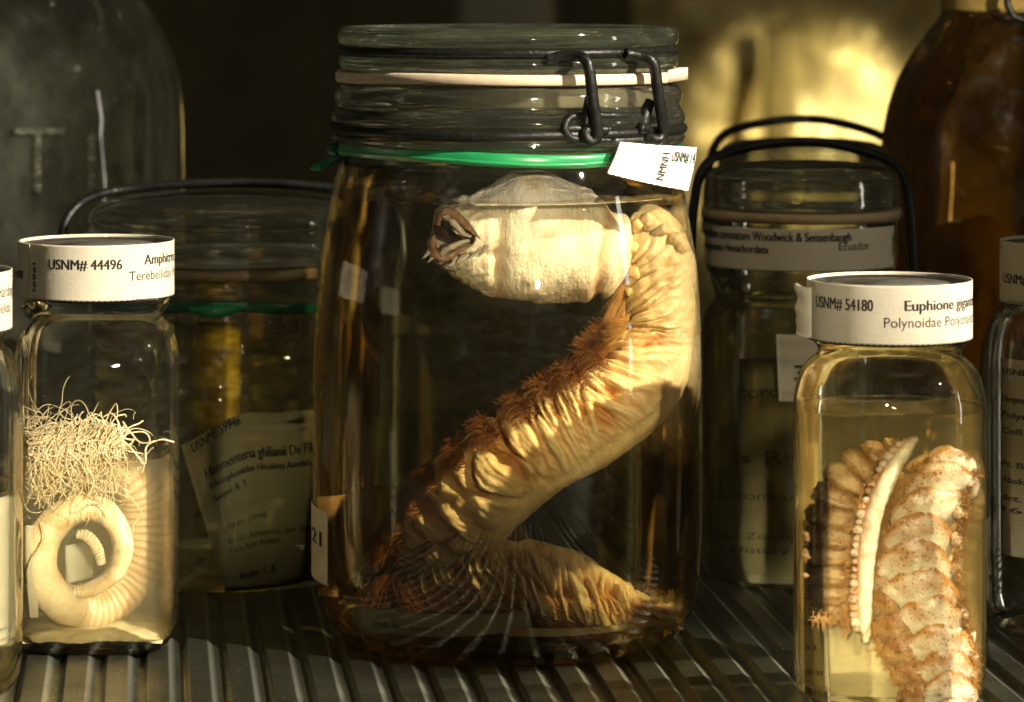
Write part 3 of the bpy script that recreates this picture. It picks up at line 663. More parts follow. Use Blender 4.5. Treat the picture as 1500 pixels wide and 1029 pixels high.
# ------------------------------------------------------------------ small capped bottles
def bottle(cx_px, d, label, prof_px, cap_r, cap_y, liq_y, liq_mat, n=2.0, body_mat='glass', name='specimen_bottle', cap_top='cap_metal', lab=True, lab_a=(-PI, PI), foot=.12, group=None):
    cx = P(cx_px, 0, d)[0]; k = d / F
    r = thing(name, cx, d, label, 'bottle', group)
    zb = 0.0
    pr = [(a * k, ZZ(y, d)) for a, y in prof_px]; pr = [(.02, .10), (pr[0][0] * .7, .08), (pr[0][0] * .88, .01)] + [(a, max(z, .0)) for a, z in pr]
    q = spline([(a, z, 0) for a, z in pr], 110)
    ztop_body = ZZ(prof_px[-6][1], d) if len(prof_px) > 6 else 99
    prn = []
    for a, z, _ in q:
        z = max(z, 0.0); f = sm(ztop_body + 1.3, ztop_body + .5, z); prn.append((max(a, .01), z, 2 + (n - 2) * f))
    V, Fc = lathe(prn, cx, d, 120, n); g = mesh('glass_body', V, Fc, M[body_mat], r)
    if liq_y:
        zt = ZZ(liq_y, d)
        lq = [(max(.02, a - foot), z, nn) for a, z, nn in prn if z > foot * 2 and z < zt - .02 and a > .6]
        rt, nn = lq[-1][0], lq[-1][2]
        lq = [(.02, foot * 2.2, nn)] + lq + [(rt, zt + .05, nn), (rt - .05, zt + .03, nn), (rt - .15, zt, nn), (rt * .5, zt - .005, nn), (.02, zt - .005, nn)]
        V, Fc = lathe(lq, cx, d, 100, n); mesh('liquid', V, Fc, M[liq_mat], r)
    z0, z1 = ZZ(cap_y[1], d), ZZ(cap_y[0], d); cr = cap_r * k - .035
    V, Fc = lathe([(cr * .9, z0 - .02), (cr, z0), (cr, z1 - .08), (cr - .03, z1 - .03), (cr - .1, z1 - .03), (cr - .2, z1 - .09), (.02, z1 - .09)], cx, d, 96)
    cap = mesh('screw_cap', V, Fc, M['cap'], r)
    V, Fc = lathe([(.02, z1 - .085), (cr * .72, z1 - .085), (cr * .74, z1 - .06), (.02, z1 - .06)], cx, d, 64); mesh('cap_top', V, Fc, M[cap_top], cap)
    lb = None
    if lab:
        mb = MB(); band(mb, cx, d, cr + .006, lab_a[0], lab_a[1], z0 + .05, z1 + .05, .025, 170, .016); lb = mb.build('cap_label', M['paper'], r)
    fn = lambda x, z: cyl_point(cx, d, cr + .036, x, z)
    return r, lb, fn, cr + .036, cx

# left bottle
dl = 99.0
vl, lab, fn, rc, cx = bottle(142, dl, 'square shouldered bottle labelled 44496 with coiled worm under a thread mass', [(98, 946), (108, 935), (114.5, 915), (116, 870), (116, 700), (116, 560), (114.5, 520), (108, 490), (98, 474), (92, 468), (93, 462), (99, 455), (103, 446), (101, 436), (96, 430)], 113, (354, 434), 662, 'liq_left', n=5.0)
kk = dl / F
mb = MB(); A = lambda px: math.asin(max(-1, min(1, (px - 142) * kk / rc))) * rc
lettering(mb, 'USNM# 44496', fn, A(84), ZZ(386, dl), A(191) - A(84), .29, True)
lettering(mb, 'Amphitrite', fn, A(220), ZZ(381, dl), 1.75, .29, True)
lettering(mb, 'Terebellidae Polychaeta', fn, A(200), ZZ(403, dl), 3.6, .27)
lettering(mb, 'NMNH', fn, A(64), ZZ(420, dl), .82, .16, True, rot=1)
mb.build('lettering', M['ink'], lab)
mb = MB(); band(mb, cx, dl, rc - .005, -1.5, A(55) / rc, ZZ(434, dl) + .04, ZZ(354, dl) + .04, .05, 20, .012); mb.build('label_flap', M['paper'], vl)
c = np.array(cyl_point(cx, dl, rc + .1, A(38), ZZ(397, dl)))
V, Fc, _ = tube([c + np.array([-.45, -.1, .03]), c + np.array([-.2, -.12, 0]), c + np.array([0, -.08, 0]), c + np.array([.1, 0, -.02])], [.03, .05, .10, .12], 10, n=16); mesh('string_knot', V, Fc, M['wire_worn'], vl)

# coiled thread worm
sw = thing('coiled_worm', *P(140, 930, dl)[:2], 'pale ringed worm coiled under a mass of threads in bottle 44496', 'worm', z=ZZ(925, dl))
wp = [(128, 668, 99.4, 30), (165, 690, 99.6, 30), (195, 702, 99.6, 32), (210, 740, 99.8, 37), (208, 795, 99.8, 40), (182, 856, 99.5, 38), (138, 890, 98.9, 31), (86, 880, 98.2, 29), (60, 840, 97.9, 26), (64, 790, 97.8, 25), (98, 752, 97.7, 23), (140, 744, 97.7, 21), (171, 770, 97.8, 18), (180, 808, 97.9, 16), (164, 844, 98.0, 14), (132, 863, 98.1, 12), (100, 868, 98.2, 10), (80, 860, 98.6, 7)]
q = np.array([np.append(P(a, b, d), r * d / F) for a, b, d, r in wp])
def wd(i, u, th, p, nr, U):
    f = u / U; per = .16 + .06 * math.sin(f * 5)
    k = abs(math.sin(PI * (u + .03 * nz(p[0] * 3, p[2] * 3)) / per))
    inner = sm(-.2, .8, math.cos(th)) if f > .45 else .5
    am = .035 * sm(.2, .3, f) * sm(.72, .5, f) * .4 + (.10 if f > .58 else 0) * sm(.55, .65, f) * (.4 + inner) + .03 * sm(.45, .3, f)
    d = -am * (1 - k ** .6) + .04 * nz(p[0] * 1.5, p[1] * 1.5, p[2] * 1.5)
    pig = 1.0 * (1 - k ** .5) * sm(.48, .35, f) + .95 * (1 - k ** .5) * sm(.55, .65, f) * (.25 + inner) + .35 * sm(.3, .6, nz(p[0] * 1.8, p[1] * 1.8, p[2] * 1.8) + .2) + .35 * sm(.42, .3, f) * sm(.05, .2, f) * (.6 + nz(p[2] * 2, u)) 
    return d, min(1, max(0, pig))
V, Fc, At = tube(q[:, :3], q[:, 3], 56, disp=wd, n=620, ref=(0, 1, 0)); mesh('body', V, Fc, M['worm'], sw, attr=At)
V, Fc, At = tube([P(112, 782, 98.8), P(128, 786, 98.8), P(142, 803, 98.8), P(149, 826, 98.9)], [.13, .17, .17, .14], 24, n=90, disp=lambda i, u, th, p, nr, U: (-.035 * (1 - abs(math.sin(PI * u / .1)) ** .6), .4 * (1 - abs(math.sin(PI * u / .1)) ** .5)))
mesh('tail', V, Fc, M['worm'], sw, attr=At)
def strand(mb, p, d, L, r, turn, n=22, centre=None, pull=0, sag=0):
    pts = []; q = np.array(p, float); d = np.array(d, float); d /= np.linalg.norm(d); ax = np.array([random.gauss(0, 1) for _ in range(3)])
    for k in range(n):
        pts.append(q.copy()); ax = ax * .75 + np.array([random.gauss(0, .6) for _ in range(3)])
        d = d + np.cross(ax, d) * turn + np.array([0, 0, -sag])
        if centre is not None: d = d + (centre - q) * pull
        d /= np.linalg.norm(d); q = q + d * L / (n - 1)
        rx = q[0] - P(142, 0, dl)[0]; ry = q[1] - dl
        q[0] -= max(0, abs(rx) - 2.1) * math.copysign(1, rx); q[1] -= max(0, abs(ry) - 2.1) * math.copysign(1, ry)
    V, Fc, A = tube(pts, np.linspace(r, r * .6, n), 6, disp=lambda i, u, th, p, nr, U: (0, .25 + .3 * nz(p[0] * 2, p[2] * 2)), n=n * 2); mb.add(V, Fc, A)
mb = MB()
for k in range(210):                                  # tangled heart of the mass
    p = P(random.gauss(120, 32), random.gauss(655, 20), 98.4 + random.gauss(0, .4)); an = random.uniform(0, 2 * PI)
    strand(mb, p, (math.cos(an), random.gauss(-.2, .5), math.sin(an)), random.uniform(1.0, 2.4), random.uniform(.014, .024), .2, 22, P(112, 668, 97.8), .09, .02)
for k in range(560):                                  # strands sagging together down the left
    t = random.random(); p = P(62 + 112 * t + random.gauss(0, 8), 616 + 30 * random.random() + 14 * abs(t - .5), 97.6 + random.gauss(0, .35)); an = (1.12 + .22 * t) * PI + random.gauss(0, .15)
    strand(mb, p, (math.cos(an), random.gauss(0, .2), math.sin(an)), random.uniform(1.3, 2.9), random.uniform(.012, .022), .15, 24, P(50 + 80 * t, 725, 97.4), .04, .02)
o = mb.build('tentacle_fringe', M['tentacle'], sw); o['kind'] = 'stuff'
def free(pts):
    V, Fc, A = tube([P(*p) for p in pts], .024, 8, n=50, disp=lambda i, u, th, p, nr, U: (.004 * nz(p[0] * 9, p[2] * 9), .2)); mesh('tentacle', V, Fc, M['tentacle'], sw, attr=A)
free([(180, 618, 98.4), (190, 632, 98.2), (205, 648, 97.6), (222, 648, 97.2), (238, 644, 97.0), (255, 648, 96.9)])
free([(175, 640, 98.2), (195, 660, 97.4), (212, 680, 97.2), (214, 656, 97.2), (226, 646, 97.1)])
free([(180, 715, 97.2), (200, 740, 97), (207, 752, 97), (196, 768, 97), (195, 782, 97)])
free([(62, 765, 97), (65, 790, 96.9), (50, 815, 96.9), (38, 835, 96.9), (40, 855, 96.9)])
free([(120, 745, 97.2), (138, 738, 97), (152, 744, 96.9), (160, 757, 96.9)])
free([(90, 625, 97.4), (75, 620, 97.4), (60, 632, 97.3), (44, 650, 97.2), (36, 640, 97.2)])
free([(150, 612, 98), (163, 606, 97.8), (172, 616, 97.6), (180, 640, 97.5), (196, 645, 97.5)])
# sediment at the foot of the bottle
V = []; nn_ = 40
for i in range(nn_ + 1):
    for j in range(nn_ + 1):
        x, y = -2.1 + 4.2 * i / nn_, -2.1 + 4.2 * j / nn_; kx = max(abs(x), abs(y)) / 2.1
        V.append((cx + x, dl + y, .36 + .16 * (1 - kx ** 6) + .22 * max(0, nz(x * .9, y * .9, 3)) + .06 * nz(x * 4, y * 4)))
sd = mesh('sediment', V, grid_faces(nn_ + 1, nn_ + 1, False, False), M['sediment'], None, origin=(cx, dl, .3)); tag(sd, kind='stuff', label='pale fluffy sediment lying in the foot of bottle 44496', cat='sediment')
# paper folded in the middle of the coil, seen through the loop
def pf(u, v): return P(96 + 40 * u, 800 + 55 * v - 8 * u, 99.6 + .4 * math.sin(u * 3))
pc = sheet(pf, 10, 4, M['paper_back'], None, name='rolled_paper', origin=P(116, 850, 99.6)); tag(pc, 'small pale paper seen through the loop of the coiled worm', 'paper')
def pf2(u, v): return P(30 + 26 * u + 14 * v * (1 - u), 770 + 135 * v, 97.1 + .5 * u)
pc = sheet(pf2, 8, 6, M['paper_back'], None, name='folded_label', origin=P(45, 900, 97)); tag(pc, 'narrow folded paper label against the left wall of bottle 44496', 'paper label')

# right bottle
dr = 92.6
vr, lab, fn, rc, cx = bottle(1303, dr, 'round bottle labelled 54180 with two scale worms in yellow fluid', [(118, 1032), (128, 1024), (136, 1005), (139, 960), (140, 850), (140, 700), (140, 600), (137, 570), (127, 540), (113, 524), (105, 518), (105, 508), (109, 503), (112, 497), (108, 490)], 121, (411, 496), 598, 'liq_right', n=2.35, foot=.11)
# cap is slightly right of the body in the photograph
kk = dr / F
mb = MB(); A = lambda px: math.asin(max(-1, min(1, (px - 1308) * kk / rc))) * rc
lettering(mb, 'USNM# 54180', fn, A(1196), ZZ(445, dr), A(1272) - A(1196), .31, True)
lettering(mb, 'Euphione gigantea', fn, A(1316), ZZ(444, dr), 3.0, .28, True)
lettering(mb, 'Polynoidae Polychaeta', fn, A(1287), ZZ(468, dr), 3.35, .27)
mb.build('lettering', M['ink'], lab)
def flap(u, v):
    e = 1 + .18 * nz(v * 5, 1) * u; return P(1196 - 30 * u * e, 420 + 74 * v - 6 * u + 4 * math.sin(u * 3), 92.0 + .6 * u * u)
sheet(flap, 10, 14, M['paper'], vr, name='torn_flap')
# backing paper behind the worms, curved round the back of the bottle
bp_ = thing('backing_label', *P(1310, 1030, 94)[:2], 'large cream paper standing behind the two scale worms', 'paper label')
def bkf(u, v):
    a = math.radians(-62 + 124 * u); r = 2.3; return (cx + r * math.sin(a), dr + r * .5 * math.cos(a) - .2, ZZ(700 + 320 * v + 60 * sm(.35, 0, u) * (1 - v), dr))
pb = sheet(bkf, 30, 8, M['paper_back'], bp_)
mb = MB(); fb = lambda x, y: (lambda q: (q[0], q[1] - .04, q[2]))(bkf(x, y))
f2 = lambda x, y: fb(.36 + .1 * x, .62 + .1 * y)
for s_, x_, y_ in (('Lab.', .40, .60), ('no', .50, .66)):
    V_, F_, w_ = text2d(s_); mb.add([fb(x_ + .14 * b, y_ + .11 * a) for a, b in V_], F_)
mb.build('lettering', M['ink_grey'], pb)
# side label at the left wall
sl_ = thing('side_label', *P(1185, 1020, 91)[:2], 'cream typed label standing against left wall of bottle 54180', 'paper label')
def sdf(u, v):
    px = 1176 + 3 * v + (26 + 11 * v) * u; return P(px, 762 + (254 + 8 * u) * v, dr - .55 - .55 * u)
ps = sheet(sdf, 14, 20, M['paper_wet'], sl_)
mb = MB(); fs = lambda x, y: (lambda q: (q[0] - .015, q[1] - .035, q[2]))(sdf(min(1.05, max(0, x)), y))
def wr(s_, x_, y_, w_, h_):
    V_, F_, wd_ = text2d(s_, True); mb.add([fs(x_ + w_ * a / wd_, y_ - h_ * b) for a, b in V_], F_)
wr('ites: 3', .25, .11, .42, .05); wr('Coffs Harbour;', .05, .60, .92, .045); wr('Jan 28', .05, .74, .5, .045); wr('July 1969', .05, .88, .72, .045); wr('No. 318558', .05, .985, .88, .05)
mb.add([fs(.05, .44), fs(.80, .465), fs(.80, .473), fs(.05, .448)], [(0, 1, 2, 3)])
mb.build('lettering', M['ink'], ps)

# scale worm seen from its side
w1 = thing('scale_worm', *P(1250, 920, 91.5)[:2], 'brown ridged scale worm with a smooth cream edge, left in bottle 54180', 'worm', z=ZZ(920, 91.5))
q = np.array([np.append(P(a, b, d), r * d / F) for a, b, d, r in [(1322, 650, 91.6, 14), (1285, 672, 91.6, 32), (1245, 712, 91.6, 46), (1228, 770, 91.5, 52), (1224, 830, 91.5, 50), (1226, 880, 91.5, 42), (1240, 912, 91.5, 20)]])
def rd(i, u, th, p, nr, U):
    w = u + .06 * nz(p[0] * 2, p[2] * 2); k = abs(math.sin(PI * w / .50)); k2 = abs(math.sin(PI * w / .17 + 2 * nz(p[0], p[2])))
    return -.24 * (1 - k ** .5) - .04 * k2 + .05 * nz(p[0] * 4, p[1] * 4, p[2] * 4) + .03 * nz(p[0] * 10, p[1] * 10, p[2] * 10), min(1, max(0, .25 + .7 * nz(p[0] * 2.5, p[1] * 2, p[2] * 2.5) + .8 * (1 - k ** .5)))
V, Fc, At = tube(q[:, :3], q[:, 3], 70, disp=rd, n=240, ref=(0, 1, 0), flat=.6); mesh('back', V, Fc, M['scale_dark'], w1, attr=At)
q = np.array([np.append(P(a, b, d), r * d / F) for a, b, d, r in [(1341, 642, 90.6, 5), (1328, 655, 90.4, 11), (1303, 692, 90.3, 14), (1281, 745, 90.2, 15), (1270, 800, 90.2, 15), (1266, 860, 90.2, 13), (1266, 905, 90.3, 12), (1268, 940, 90.4, 5)]])
V, Fc, At = tube(q[:, :3], q[:, 3], 40, n=160, ref=(0, 1, 0), flat=1.3, disp=lambda i, u, th, p, nr, U: (.035 * nz(p[0] * 4, p[1] * 4, p[2] * 4) + .02 * nz(p[0] * 11, p[1] * 11, p[2] * 11), .7 * sm(.35, .95, math.cos(th)) + .06 + .3 * max(0, nz(p[0] * 5, p[1] * 5, p[2] * 5))))
mesh('belly_edge', V, Fc, M['worm'], w1, attr=At)
qq = spline(q, 60)
for k in range(27):
    i = 3 + k * 2; c = qq[i, :3]; T = qq[min(59, i + 1), :3] - qq[i - 1, :3]; T /= np.linalg.norm(T); side = np.cross([0, 1.0, 0], T); side /= np.linalg.norm(side)
    c = c + side * qq[i, 3] * 1.02 + np.array([0, -.08 + random.gauss(0, .03), random.gauss(0, .02)]); r = .10 + .08 * random.random()
    V, Fc = lathe([(.02, -1), (.7, -.7), (1, 0), (.7, .7), (.02, 1)], 0, 0, 12); g = np.array(V) * r * np.array([1.15, .8, .8])
    g += np.array([[.04 * nz(*(v * 9 + k * 2.3)), .04 * nz(*(v * 9 + k)), .03 * nz(*(v * 8 - k))] for v in g])
    mesh('lobe', g + c, Fc, M['scale'], w1, attr=[.45 + .5 * random.random()] * len(g))
mb = MB()
for k in range(260):
    i = random.randint(0, 56); c = qq[i, :3] + np.array([-.42 - .1 * random.random(), -.1, 0]); hair(mb, c, np.array([-.6 + random.gauss(0, .5), -.5, random.gauss(-.2, .6)]), random.uniform(.1, .3), .012, np.zeros(3), 4)
for k in range(220):
    c = P(random.uniform(1190, 1262), 905 + random.gauss(0, 6), 90.6); hair(mb, c, np.array([random.gauss(0, .6), -.3, -.6 + random.gauss(0, .4)]), random.uniform(.08, .25), .013, np.zeros(3), 4)
mb.build('bristle_fringe', M['fringe'], w1)

# scale worm seen from above
w2 = thing('scale_worm', *P(1370, 1035, 91.3)[:2], 'scale worm showing overlapping pale scales and orange fringe, right in bottle 54180', 'worm', z=ZZ(1030, 91.3))
q = np.array([np.append(P(a, b, d), r * d / F) for a, b, d, r in [(1410, 680, 92.2, 18), (1388, 692, 92, 44), (1362, 735, 91.9, 60), (1345, 800, 91.8, 62), (1345, 870, 91.7, 62), (1362, 935, 91.6, 60), (1376, 990, 91.5, 55), (1385, 1040, 91.4, 46), (1388, 1062, 91.4, 12)]])
V, Fc, At = tube(q[:, :3], q[:, 3], 60, disp=lambda i, u, th, p, nr, U: (.06 * nz(p[0] * 3, p[1] * 3, p[2] * 3) - .08 * (1 - abs(math.sin(PI * u / .55)) ** .5), min(1, max(0, .5 + .6 * nz(p[0] * 3, p[2] * 3)))), n=200, ref=(0, 1, 0), flat=.55)
mesh('back', V, Fc, M['scale_dark'], w2, attr=At)
def scale(px, py, d, w, h, rot, k, pigb, parent=w2, mat='scale', tilt=.8):
    nr_, nt_ = 18, 56; V = []; A = []
    for i in range(nr_ + 1):
        rho = i / nr_
        for j in range(nt_):
            t = 2 * PI * j / nt_; ex = 1 + (.11 * nz(math.cos(t) * 1.6 + k, math.sin(t) * 1.6, k) + .05 * nz(math.cos(t) * 5 + k, math.sin(t) * 5, k)) * rho
            x, y = rho * math.cos(t) * w * ex, rho * math.sin(t) * h * ex
            y += .25 * h * (1 - (x / w) ** 2) - .1 * h
            dome = .34 * w * (1 - rho ** 2.2) + .10 * w * math.exp(-((x / w) ** 2 + (y / h + .1) ** 2) * 7)
            ya = y * math.cos(rot) + x * math.sin(rot); xa = x * math.cos(rot) - y * math.sin(rot)
            bmp = .03 * nz(x * 4, y * 4, k * 3) + .012 * nz(x * 11, y * 11, k * 3)
            V.append((xa, -dome - tilt * y * .6 - bmp, ya))
            up = sm(-.1, .75, y / h) * (1 - sm(.9, 1.02, rho) * 0)
            rim = sm(.80, .97, rho)
            A.append(min(1, max(0, pigb + .70 * up * (.85 + .9 * nz(x * 3, y * 3, k)) + .55 * rim * sm(-.7, .3, y / h) - .02 + .22 * nz(x * 2, y * 2, k + 5) + .35 * math.exp(-((x / w + .45) ** 2 + (y / h - .15) ** 2) * 14))))
    Fc = grid_faces(nr_ + 1, nt_); c = P(px, py, d)
    return mesh('scale', np.array(V) + c, Fc, M[mat], parent, attr=A)
rows = [(1386, 692, 48, 30, -.5), (1376, 718, 58, 32, -.4), (1357, 752, 58, 34, -.22), (1346, 792, 56, 36, -.06), (1343, 833, 55, 36, .02), (1349, 874, 55, 36, .16), (1362, 914, 53, 36, .22), (1376, 952, 49, 35, .2), (1386, 988, 44, 32, .12), (1391, 1020, 40, 30, .05), (1393, 1048, 36, 26, 0)]
for k, (x, y, w_, h_, ro) in enumerate(rows): scale(x + random.gauss(0, 2), y + random.gauss(0, 3), 91.15 - .05 * k, w_ * .0183 * random.uniform(.94, 1.06), h_ * .0183 * random.uniform(1.05, 1.25), ro * -1 + random.gauss(0, .07), k + 1, random.uniform(-.05, .12))
rows2 = [(1301, 812, 30, 30, .3), (1298, 850, 32, 32, .3), (1302, 890, 36, 32, .35), (1314, 928, 38, 30, .4), (1328, 962, 38, 28, .4), (1342, 994, 36, 26, .3), (1352, 1024, 34, 24, .2)]
for k, (x, y, w_, h_, ro) in enumerate(rows2): scale(x, y, 91.25 - .05 * k, w_ * .0183, h_ * .0183, ro * -1, k + 31, .55, mat='scale_dark' if k > 1 else 'scale')
def fringe(pts, cnt, L, out, name='bristle_fringe'):
    mb = MB(); p = spline([P(*a) for a in pts], 200)
    for _ in range(cnt):
        i = random.randint(0, 199); c = p[i] + np.array([random.gauss(0, .04), random.gauss(0, .08), random.gauss(0, .04)])
        s_ = .6 + .4 * math.sin(i * .45); hair(mb, c, np.array([out[0] + random.gauss(0, .5), -.4 + random.gauss(0, .3), out[1] + random.gauss(0, .5)]), L * s_ * random.uniform(.5, 1.2), .014, np.array([0, 0, -.3]), 4, .1)
    mb.build(name, M['fringe'], w2)
fringe([(1424, 690, 91.2), (1412, 720, 91), (1404, 770, 91), (1398, 830, 90.9), (1402, 880, 90.9), (1412, 930, 90.8), (1420, 970, 90.8), (1416, 1020, 90.8)], 2200, .36, (.7, -.2))
fringe([(1320, 700, 91.2), (1298, 760, 91), (1284, 830, 91), (1272, 890, 91), (1290, 950, 91), (1318, 1000, 91), (1335, 1040, 91)], 1300, .32, (-.7, -.2))
fringe([(1330, 690, 91.2), (1370, 672, 91.1), (1405, 668, 91.1), (1422, 672, 91)], 400, .2, (0, .7))
for k, (x, y) in enumerate(((1404, 752), (1400, 792), (1398, 832), (1402, 868), (1410, 902), (1420, 934), (1424, 962), (1420, 992))):
    V, Fc = lathe([(.02, -1), (.7, -.7), (1, 0), (.7, .7), (.02, 1)], 0, 0, 16); g = np.array(V) * np.array([.17, .15, .20])
    g += np.array([[.10 * nz(*(v * 6 + k * 2.3)), .08 * nz(*(v * 6 + k)), .10 * nz(*(v * 6 - k))] for v in g]); mesh('lobe', g + P(x, y, 90.9), Fc, M['scale'], w2, attr=[.6] * len(g))

# bottles cut by the picture's sides
dfl = 92.5
v3, lab, fn, rc, cx3 = bottle(-104, dfl, 'round shouldered bottle cut off by left picture edge, its label reading (Har', [(112, 1012), (124, 1003), (130, 985), (132.5, 940), (133, 800), (133, 620), (131, 570), (124, 535), (113, 515), (105, 508), (104, 503), (108, 497), (110, 490), (107, 480), (104, 478)], 121, (398, 484), 715, 'liq_right', n=3.0)
mb = MB(); A = lambda px: math.asin(max(-1, min(1, (px + 104) * dfl / F / rc))) * rc
lettering(mb, '(Harding)', fn, A(1), ZZ(432, dfl), 1.35, .31); lettering(mb, 'Annelida', fn, A(-7), ZZ(455, dfl), 1.2, .27); mb.build('lettering', M['ink'], lab)
def l3(u, v):
    a = math.radians(20 + 62 * u); r = 2.25; return (cx3 + r * math.sin(a), dfl - r * math.cos(a) * .95, ZZ(722 + 215 * v, dfl))
t3 = thing('inner_label', cx3 + 1.5, dfl - 1.5, 'pale paper label inside the bottle at the left picture edge', 'paper label')
p3 = sheet(l3, 16, 8, M['paper_back'], t3)
mb = MB()
for s_, y_ in (('Polychaeta', .90), ('Hartman', .97)):
    V_, F_, w_ = text2d(s_); mb.add([(lambda q: (q[0], q[1] - .04, q[2]))(l3(.3 + .7 * a / w_, y_ - .035 * b)) for a, b in V_], F_)
mb.build('lettering', M['ink_grey'], p3)

dfr = 101.5
v4, lab, fn, rc, cx4 = bottle(1562, dfr, 'clear bottle cut off by right picture edge, black cap and label 1259', [(96, 930), (108, 920), (115, 900), (118, 860), (119, 700), (119, 560), (117, 510), (111, 480), (103, 462), (97, 455), (95, 450), (94, 446), (95, 444), (95, 440), (92, 436)], 97, (354, 444), None, None, n=3.0)
mb = MB(); A = lambda px: math.asin(max(-1, min(1, (px - 1562) * dfr / F / rc))) * rc
mb2 = MB(); 
lettering(mb, 'USNM# 1259', fn, A(1467), ZZ(412, dfr), A(1498) - A(1467) + .75, .30, True); mb.build('lettering', M['ink'], lab)
bpy.data.objects.remove(lab.children[0]) if False else None
t4 = thing('inner_label', cx4 - 1.5, dfr - 1.5, 'white typed label wound inside the bottle at the right picture edge', 'paper label')
def l4(u, v):
    a = math.radians(-72 + 110 * u); r = 2.15; return (cx4 + r * math.sin(a), dfr - r * math.cos(a) * .98, ZZ(520 + 285 * v, dfr))
p4 = sheet(l4, 24, 8, M['paper'], t4)
mb = MB()
for s_, y_, h_ in (('USNM 1259', .08, .045), ('Hesperonoe sp.', .22, .05), ('Polynoidae', .30, .045), ('Coll. 1984', .38, .045), ('Pt. Barrow', .55, .045), ('Alaska, 12 m', .63, .045), ('det. M. P.', .72, .045), ('16 Jul', .78, .045)):
    V_, F_, w_ = text2d(s_, True); mb.add([(lambda q: (q[0], q[1] - .04, q[2]))(l4(.02 + .55 * a / w_, y_ - h_ * b)) for a, b in V_], F_)
mb.build('lettering', M['ink_grey'], p4)

# ------------------------------------------------------------------ jars at the back
def bail_jar(cx_px, d, k, label, lid_px, gask_px, body_px, bail_px, bail_r, label_group=None, liq_y=None, liq='liq_dark', glass_m='glass_old'):
    cx = P(cx_px, 0, d)[0]; r = thing('clamp_jar', cx, d, label, 'jar', label_group)
    pr = [(.02, .12), (body_px[0][0] * d / F * .85, .1)] + jp(body_px, d)
    V, Fc = lathe([(max(.02, a), max(0, z)) for a, z in smooth_prof(pr, 120)], cx, d, 110); mesh('glass_body', V, Fc, M[glass_m], r)
    V, Fc = lathe(smooth_prof(jp(lid_px, d), 70), cx, d, 110); mesh('lid', V, Fc, M['glass_thick'], r)
    V, Fc = lathe_ring(jp([(gask_px[0] - 26, gask_px[2]), (gask_px[0], gask_px[2]), (gask_px[0] + 1, (gask_px[1] + gask_px[2]) / 2), (gask_px[0], gask_px[1]), (gask_px[0] - 26, gask_px[1])], d), cx, d, 96, .01); mesh('rubber_gasket', V, Fc, M['gasket_old'], r)
    V, Fc, _ = tube([P(x, y, d + o) for x, y, o in bail_px], bail_r, 12, n=110); mesh('wire_bail', V, Fc, M['wire'], r)
    if liq_y:
        zt = ZZ(liq_y, d); lq = [(a - .15, z) for a, z in smooth_prof(pr, 120) if .3 < z < zt and a > .8]
        V, Fc = lathe([(.02, .3)] + lq + [(lq[-1][0], zt + .03), (lq[-1][0] - .15, zt - .01), (.02, zt - .01)], cx, d, 96); mesh('liquid', V, Fc, M[liq], r)
    return r, cx
d5 = 111.0
j5, cx5 = bail_jar(338, d5, 1, 'wide clamp jar with domed lid behind bottle 44496, slanted paper inside',
    [(205, 377), (212, 372), (213, 356), (212, 345), (208, 335), (203, 330), (207, 322), (206, 312), (200, 304), (186, 297), (150, 289), (100, 283), (50, 280), (1, 279)], (206, 379, 394),
    [(180, 835), (198, 830), (207, 815), (211, 770), (212, 700), (211, 620), (207, 605), (205, 598), (209, 590), (210, 560), (206, 542), (208, 530), (208, 508), (204, 500), (207, 490), (207, 470), (205, 440), (203, 425), (206, 416), (206, 404), (202, 398), (196, 396)],
    [(88, 396, -1.2), (86, 370, -1.2), (90, 345, -1.0), (100, 318, -.8), (120, 297, -.5), (150, 284, -.3), (200, 276, 0), (270, 270, 0), (340, 268, 0), (420, 270, 0), (500, 277, 0), (560, 292, 0), (584, 320, -.8), (590, 370, -1.2), (588, 396, -1.2)], .15, None, 452, 'liq_dark')
mb = MB(); rr = 206 * d5 / F
th = np.linspace(PI * 1.05, PI * 1.95, 60); path = [(cx5 + (rr + .05) * math.cos(a), d5 + (rr + .05) * math.sin(a), ZZ(432 + 4 * math.sin(a * 5), d5)) for a in th]
t5 = thing('cable_tie', cx5, d5 - rr, 'dark green tie round the neck of the wide jar behind bottle 44496', 'tie', z=ZZ(432, d5))
ribbon(path, .17, .05, 'green_dark', 'strap', t5, 80)
a_ = 1.5 * PI; c = np.array([cx5, d5 - rr - .1, ZZ(434, d5)]); V, Fc, _ = tube([c + np.array([-.9, .05, .05]), c + np.array([-.4, -.1, -.02]), c + np.array([.2, -.1, .0]), c + np.array([.8, .02, .1])], [.06, .2, .2, .06], 10, n=30); mesh('knot', V, Fc, M['green'], t5)
mb = MB(); fe = lambda x, z: cyl_point(cx5, d5, 207 * d5 / F + .02, x, z)
A = lambda px: math.asin((px - 338) / 207.) * rr
lettering(mb, 'S', fe, A(262), ZZ(466, d5), None, .5, True); lettering(mb, 'E R', fe, A(404), ZZ(466, d5), None, .5, True); mb.build('embossed_lettering', M['glass_emboss'], j5)
t6 = thing('paper_label', *P(380, 865, 107.3)[:2], 'slanted yellow typed label inside the wide jar behind, Haementeria lettering', 'paper label')
def l6(u, v):
    xl = 265 + 65 * v; xr = 480 + 10 * v; yt = 652 - 40 * sm(0, .5, u) - 14 * u - 8 * math.sin(u * 6) * (1 - u); yb = 868 - 14 * u
    px = xl + (xr - xl) * u; py = yt + (yb - yt) * v; x = (px - 338) * .0215; return P(px, py, d5 - math.sqrt(max(.2, 4.45 ** 2 - x * x)) + .1)
p6 = sheet(l6, 30, 12, M['paper_wet'], t6)
mb = MB(); f6 = lambda x, y: (lambda q: (q[0], q[1] - .05, q[2]))(l6(x, y))
